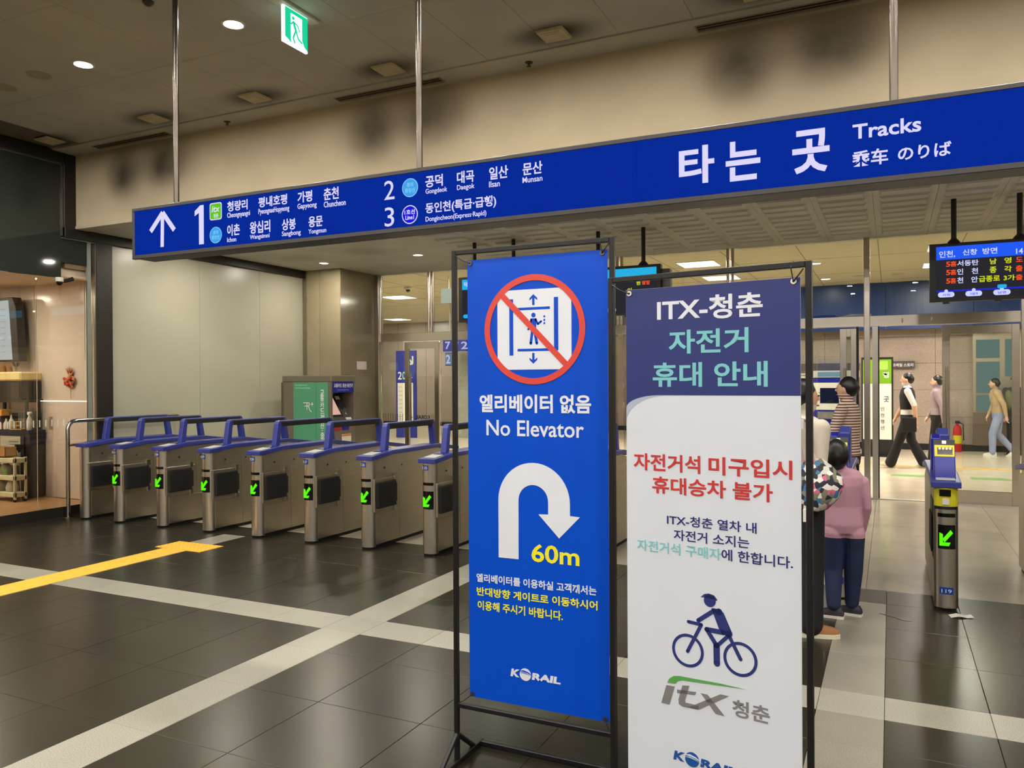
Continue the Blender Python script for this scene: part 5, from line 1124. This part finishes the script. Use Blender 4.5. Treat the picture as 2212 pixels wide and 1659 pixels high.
# ------------------------------------------------------------------ people
skin_m = mat('skin', (214, 168, 138), 0.55, vary=0.04); hair_m = mat('black hair', (16, 14, 14), 0.4, vary=0.2, scale=60); eye_m = mat('eye dark', (24, 18, 16), 0.2); lip_m = mat('lips', (170, 96, 88), 0.5)
def person(label, loc, rz, H, top, bottom, shoes, legs, arms, hem=0.92, shoe_len=0.25, leg_r=(0.085, 0.062, 0.052), bulk=1.0, lean=0.0, head_turn=0.0, long_hair=False, sleeve=1.0, mask=False, foot_dirs=(0, 0), head_off=(0, 0), group='people', hs=1.0, hk=1.0):
    """standing or walking figure facing +y in its own frame; legs and arms are (root, middle, end) joints for a 1.65 m body"""
    t = thing('person', label, 'person', loc, rz, group); k = H / 1.65
    P = []                                                   # (points, radii, material)
    V = lambda p: Vector(p)
    lo = lambda z: lean * max(0, z - 0.9)                    # forward lean of the trunk
    rings = [(0.80, .150, .105), (0.88, .165, .115), (0.96, .155, .108), (1.05, .142, .100), (1.15, .152, .108), (1.25, .168, .115), (1.33, .172, .105), (1.385, .135, .082), (1.41, .075, .065)]
    mb = MB(); N = 20
    mb.loft([[(rx * bulk * math.cos(2 * math.pi * i / N), lo(z) + ry * bulk * math.sin(2 * math.pi * i / N), z) for i in range(N)] for z, rx, ry in rings])
    def limb(pts, rs, m_):
        pts = [V(p) for p in pts]; P.append((pts, rs, m_))
        for a, b, r0, r1 in zip(pts, pts[1:], rs, rs[1:]): mb.tube([a, b], [r0, r1], 14)
        for p, r in zip(pts, rs): mb.ball(p, r, n=14, m=8)
    for z, rx, ry in rings: P.append(([V((0, lo(z), z))], [rx * bulk], 'T'))
    hx, hy = head_off; hc = V((hx, lo(1.53) + 0.01 + hy, 1.53))
    limb([(0, lo(1.38), 1.37), (hx * .6, lo(1.45) + hy * .6, 1.455)], [0.055, 0.05], 2)
    for h, kn, an in legs:
        limb([h, kn, an], [leg_r[0], leg_r[1], leg_r[2]], 1)
    for s_, e_, w_ in arms:
        s_, e_, w_ = (V((p[0], p[1] + lo(p[2]), p[2])) for p in (s_, e_, w_))
        c_ = s_.lerp(e_, 1)
        limb([s_, e_], [0.058 * bulk, 0.046 * bulk], 0 if sleeve > 0.4 else 2)
        limb([e_, w_], [0.045 * bulk, 0.033], 0 if sleeve > 0.8 else 2)
        d = (w_ - e_).normalized(); side = d.cross(V((0, 1, 0))); side = side.normalized() if side.length > 0.2 else V((1, 0, 0)); nrm = d.cross(side)
        limb([w_, w_ + d * 0.08], [0.026, 0.03], 2)
        for i, (o, l) in enumerate(((-0.027, 0.065), (-0.009, 0.078), (0.009, 0.073), (0.027, 0.058))):
            a = w_ + d * 0.085 + side * o; b = a + d * l * 0.55 + side * o * 0.15; c = b + d * l * 0.4 + nrm * l * 0.35
            limb([a, b, c], [0.0095, 0.0088, 0.0078], 2)
        a = w_ + d * 0.03 - side * 0.028; limb([a, a + d * 0.03 - side * 0.025, a + d * 0.065 - side * 0.03], [0.011, 0.010, 0.008], 2)
    hr_ = Matrix.Rotation(head_turn, 3, 'Z')
    Hd = lambda x, y, z: hc + hr_ @ V((x * hs, y * hs, z * hs))
    mb.ball(hc, 0.073 * hs, 0.090 * hs, 0.108 * hs, 18, 12); P.append(([hc], [0.09 * hs], 2)); mb.ball(Hd(0, 0.025, -0.055), 0.052 * hs, 0.058 * hs, 0.05 * hs, 14, 8)
    mb.tube([Hd(0, 0.085, 0.02), Hd(0, 0.102, -0.018)], [0.008, 0.015], 8)
    for s_ in (-1, 1): mb.ball(Hd(0.074 * s_, 0.0, -0.005), 0.012, 0.02, 0.03, 8, 6)
    me0 = mb.mesh('src'); o = bpy.data.objects.new('src', me0)
    md_ = o.modifiers.new('r', 'REMESH'); md_.mode = 'VOXEL'; md_.voxel_size = 0.0085
    sm = o.modifiers.new('s', 'SMOOTH'); sm.factor = 0.5; sm.iterations = 4
    me = baked(o); bpy.data.meshes.remove(me0)
    n = len(me.vertices); co = np.empty(n * 3); me.vertices.foreach_get('co', co); co = co.reshape(-1, 3)
    np_ = len(me.polygons); ce_ = np.empty(np_ * 3); me.polygons.foreach_get('center', ce_); ce_ = ce_.reshape(-1, 3)
    best = np.full(np_, 1e9); idx = np.zeros(np_, int)
    for pts, rs, m_ in P:
        for j in range(max(1, len(pts) - 1)):
            a = np.array(pts[j]); b = np.array(pts[min(j + 1, len(pts) - 1)]); ab = b - a; L2 = ab @ ab
            tt = np.clip(((ce_ - a) @ ab) / L2, 0, 1) if L2 > 0 else np.zeros(np_)
            d = np.linalg.norm(ce_ - a - tt[:, None] * ab, axis=1) - (rs[j] + (rs[min(j + 1, len(rs) - 1)] - rs[j]) * tt)
            w = d < best; best[w] = d[w]; idx[w] = 0 if m_ == 'T' else m_
            if m_ == 'T': idx[w & (ce_[:, 2] < hem)] = 1
    low_ = (idx == 1) & (ce_[:, 2] > hem); idx[low_] = 0
    me.vertices.foreach_set('co', (co * k).ravel())
    for m_ in (top, bottom, skin_m): me.materials.append(m_)
    me.polygons.foreach_set('material_index', idx.astype('i4')); me.polygons.foreach_set('use_smooth', np.ones(np_, bool)); me.name = 'body'; me.update()
    obj('body', me, t)
    S = lambda v: tuple(c * k for c in v)
    for s_ in (-1, 1):
        MB().ball(S(Hd(0.031 * s_, 0.083, 0.012)), 0.0095 * k, 0.006 * k, 0.006 * k, 10, 6).build('eye', eye_m, t, smooth=True)
        p, q_ = Hd(0.016 * s_, 0.091, 0.033), Hd(0.045 * s_, 0.082, 0.033); MB().tube([S(p), S(q_)], 0.003 * k, 6).build('eyebrow', hair_m, t)
    MB().ball(S(Hd(0, 0.089, -0.052)), 0.02 * k, 0.006 * k, 0.006 * k, 10, 6).build('mouth', lip_m, t, smooth=True)
    if mask: MB().ball(S(Hd(0, 0.06, -0.045)), 0.058 * k, 0.046 * k, 0.045 * k, 12, 8).build('face_mask', white_p, t, smooth=True)
    hb = MB().ball((0, 0, 0), 0.083 * hs * hk, 0.092 * hs * hk, 0.103 * hs * hk ** 1.6, 20, 12)
    hb.v = [S(Hd(x / hs, y / hs - 0.020 - (0.012 if z < 0 else 0), z / hs + 0.026 - 0.12 * (hk - 1))) for x, y, z in hb.v]
    hair = hb.build('hair', hair_m, t, smooth=True)
    if long_hair:
        MB().tube([S(Hd(0, -0.07, 0.0)), S(Hd(0, -0.10, -0.1)), S(Hd(0, -0.10, -0.22)), S(Hd(0, -0.09, -0.32))], [0.07 * k, 0.08 * k, 0.07 * k, 0.03 * k], 12).build('hair_length', hair_m, hair, smooth=True)
    for (h, kn, an), fd in zip(legs, foot_dirs):
        sl, up_m, so_m = shoe_len, shoes[0], shoes[1]
        r_ = Matrix.Rotation(fd[0] if isinstance(fd, tuple) else fd, 3, 'Z') @ Matrix.Rotation(fd[1] if isinstance(fd, tuple) else 0.0, 3, 'X')
        base = V((an[0], an[1], max(0.0, an[2] - 0.13)))
        F = lambda x, y, z: S(base + r_ @ V((x, y, z)))
        prof = [(-0.30, 0.030, 0.055), (-0.24, 0.036, 0.085), (-0.05, 0.040, 0.095), (0.15, 0.043, 0.072), (0.38, 0.048, 0.055), (0.56, 0.044, 0.045), (0.68, 0.028, 0.032)]
        rg = []
        for y, w, hgt in prof: rg.append([F(w * math.cos(a) * (1 if math.sin(a) > 0 else 0.95), y * sl, 0.018 + max(0, math.sin(a)) * hgt) for a in [2 * math.pi * i / 14 for i in range(14)]])
        sh = MB().loft(rg).build('shoe', up_m, t, smooth=True)
        rg = []
        for y, w, hgt in prof: rg.append([F(w * 1.08 * c_, y * sl * 1.03, z) for c_, z in ((-1, 0.0), (1, 0.0), (1, 0.026), (-1, 0.026))])
        MB().loft(rg).build('sole', so_m, sh, bevel=0.0)
    return t, k
jean = mat('dark jeans', (30, 42, 78), 0.8, vary=0.2, scale=14, bump=0.2); blk = mat('black cloth', (16, 15, 17), 0.8, vary=0.2, scale=10, bump=0.2); pink = mat('pink sweatshirt', (208, 158, 178), 0.85, vary=0.05, scale=12, bump=0.2)
cream = mat('cream shirt', (216, 206, 190), 0.8, vary=0.05, bump=0.2); beige = mat('beige jacket', (178, 152, 116), 0.8, vary=0.08, bump=0.2); ltj = mat('light jeans', (146, 156, 190), 0.8, vary=0.1, bump=0.2); navy = mat('navy jacket', (40, 42, 58), 0.8); whs = mat('white shirt', (226, 224, 220), 0.8)
tan = mat('tan suede', (142, 98, 58), 0.8, vary=0.1); solew = mat('sole cream', (214, 206, 186), 0.6); snk = mat('sneaker black pink', (34, 28, 38), 0.6, vary=0.5, scale=25); crs = mat('cream shoe', (212, 200, 172), 0.6)
stripe = ramp_mat('striped shirt', 'ShaderNodeTexWave', 12.0, [(0.0, (96, 56, 46)), (0.42, (226, 206, 190))], aniso=(0.0, 0.0, 1.0)); MATS['striped shirt'].node_tree.nodes['Wave Texture'].bands_direction = 'Z'
floral = ramp_mat('floral print', 'ShaderNodeTexVoronoi', 34.0, [(0.0, (30, 34, 48)), (0.32, (200, 196, 186)), (0.48, (60, 110, 150)), (0.58, (206, 96, 130)), (0.68, (120, 120, 100)), (0.78, (226, 220, 210))])

stand = lambda dx=0.0: [((-0.085, 0, 0.86), (-0.09, 0.01 + dx, 0.47), (-0.095, -0.01, 0.075)), ((0.085, 0, 0.86), (0.09, 0.01 - dx, 0.47), (0.095, -0.01, 0.075))]
arms_dn = [((-0.17, 0, 1.34), (-0.205, -0.02, 1.08), (-0.20, 0.05, 0.84)), ((0.17, 0, 1.34), (0.205, -0.02, 1.08), (0.20, 0.05, 0.84))]
arms_fw = [((-0.17, 0, 1.34), (-0.21, 0.08, 1.10), (-0.12, 0.28, 1.08)), ((0.17, 0, 1.34), (0.21, 0.06, 1.09), (0.15, 0.27, 1.05))]
# adult at the gate
A, k = person('adult in dark trousers and tan shoes with a floral shoulder bag at the gate', (-0.52, 5.30, 0), math.radians(-40), 1.60, cream, blk, (tan, solew), stand(), [((-0.17, 0, 1.34), (-0.20, -0.02, 1.08), (-0.17, 0.04, 0.84)), ((0.16, 0, 1.34), (0.185, -0.03, 1.08), (0.15, 0.0, 0.86))], hem=0.9, leg_r=(0.092, 0.075, 0.078), long_hair=False, foot_dirs=(-0.5, -0.6), lean=0.05, head_turn=-0.3)
bg = thing('shoulder_bag', 'colourful floral print bag hanging at the adult\'s side', 'bag', (-0.385, 5.11, 0.80), math.radians(6))
N = 20
MB().loft([[(cx_ + rx * math.cos(2 * math.pi * i / N), ry * math.sin(2 * math.pi * i / N), z) for i in range(N)] for cx_, rx, ry, z in ((-0.06, 0.05, 0.03, 0.0), (-0.045, 0.085, 0.055, 0.015), (-0.02, 0.12, 0.075, 0.08), (0.0, 0.135, 0.08, 0.16), (0.0, 0.12, 0.07, 0.22), (-0.02, 0.085, 0.05, 0.28), (-0.04, 0.05, 0.03, 0.32))]).build('bag_body', floral, bg, smooth=True)
MB().tube([(-0.05, 0.0, 0.30), (-0.11, 0.04, 0.42), (-0.10, 0.10, 0.55), (-0.02, 0.16, 0.52), (0.02, 0.12, 0.40), (0.03, 0.02, 0.26)], 0.014, 8).build('bag_strap', mat('strap pale', (196, 192, 184), 0.8), bg, smooth=True)
MB().box(-0.10, -0.06, -0.06, -0.05, -0.06, 0.02).build('luggage_tag', white_p, bg, bevel=0.003)
MB().loft([[(-0.13 + 0.02 * a, -0.02 + 0.0 * a, 0.50 - 0.09 * a), (-0.09 + 0.03 * a, -0.035, 0.50 - 0.09 * a), (-0.08 + 0.03 * a, 0.0, 0.49 - 0.09 * a), (-0.13 + 0.02 * a, 0.02, 0.49 - 0.09 * a)] for a in range(4)]).build('tied_scarf', cream, bg, smooth=True)
# child
person('child in a pink sweatshirt and blue jeans seen from behind', (-0.29, 5.76, 0), math.radians(14), 1.17, pink, jean, (snk, white_p), [((-0.085, 0, 0.80), (-0.09, 0.01, 0.45), (-0.10, -0.05, 0.125)), ((0.085, 0, 0.80), (0.09, 0.01, 0.45), (0.085, 0.06, 0.125))],
       [((-0.17, 0, 1.28), (-0.20, 0.06, 1.05), (-0.10, 0.22, 1.02)), ((0.17, 0, 1.28), (0.205, 0.0, 1.04), (0.19, 0.08, 0.82))], hem=0.76, leg_r=(0.108, 0.085, 0.064), bulk=1.08, foot_dirs=(1.25, 1.1), shoe_len=0.30, hs=1.2, hk=1.13, head_off=(-0.06, 0.0), head_turn=-0.15)
# striped shirt behind the gate
person('person in a striped shirt on the far side of the gate', (-0.37, 8.15, 0), math.radians(75), 1.62, stripe, blk, (blk, white_p), stand(), arms_fw, hem=0.9, sleeve=0.5, foot_dirs=(0, 0))
walk = [((-0.08, 0, 0.86), (-0.085, 0.13, 0.48), (-0.085, 0.27, 0.085)), ((0.08, 0, 0.86), (0.085, -0.06, 0.47), (0.085, -0.25, 0.10))]
arms_sw = [((-0.17, 0, 1.34), (-0.20, -0.10, 1.10), (-0.19, -0.12, 0.86)), ((0.17, 0, 1.34), (0.20, 0.06, 1.09), (0.18, 0.17, 0.88))]
W1, k = person('walking person in black trousers and cream shoes beyond the doors', (0.27, 15.85, 0), math.radians(90), 1.70, whs, blk, (crs, crs), walk, arms_sw, hem=0.93, sleeve=0.5, leg_r=(0.098, 0.078, 0.09), foot_dirs=((0, 0.25), (0, -0.3)))
vest = MB().loft([[(rx * math.cos(2 * math.pi * i / 20), ry * math.sin(2 * math.pi * i / 20), z) for i in range(20)] for z, rx, ry in ((1.02, .158, .115), (1.15, .168, .122), (1.25, .182, .128), (1.34, .172, .112), (1.40, .12, .08))]).build('black_vest', blk, W1, smooth=True); vest.scale = (1.70 / 1.65,) * 3
MB().box(-0.30, -0.24, -0.14, 0.10, 0.66, 0.92).build('shopping_bag', blk, W1, bevel=0.015)
person('walking person in dark trousers behind gate 119', (0.78, 16.7, 0), math.radians(80), 1.66, mat('mauve top', (150, 134, 140), 0.8), blk, (blk, white_p), [((-0.08, 0, 0.86), (-0.085, 0.06, 0.48), (-0.085, 0.10, 0.08)), ((0.08, 0, 0.86), (0.085, -0.04, 0.47), (0.085, -0.12, 0.085))], arms_sw, foot_dirs=(0, 0))
W3, k = person('walking person in a beige jacket, light jeans and white shoes', (2.0, 18.95, 0), math.radians(88), 1.60, beige, ltj, (white_p, white_p), [((-0.08, 0, 0.86), (-0.085, 0.12, 0.48), (-0.085, 0.12, 0.075)), ((0.08, 0, 0.86), (0.085, 0.02, 0.47), (0.085, -0.26, 0.13))], arms_sw, bulk=1.15, leg_r=(0.10, 0.075, 0.062), foot_dirs=(0, (0, -0.5)), lean=0.12)
bp = MB().ball((0, -0.17, 1.16), 0.13, 0.075, 0.2, 14, 10).build('backpack', mat('olive bag', (96, 100, 68), 0.8), W3, smooth=True)
person('person in dark clothes and face mask behind the beige jacket', (2.35, 19.45, 0), math.radians(165), 1.66, navy, blk, (blk, blk), stand(), arms_dn, mask=True, foot_dirs=(0, 0))

fill_text()
bpy.data.scenes.remove(TMP)
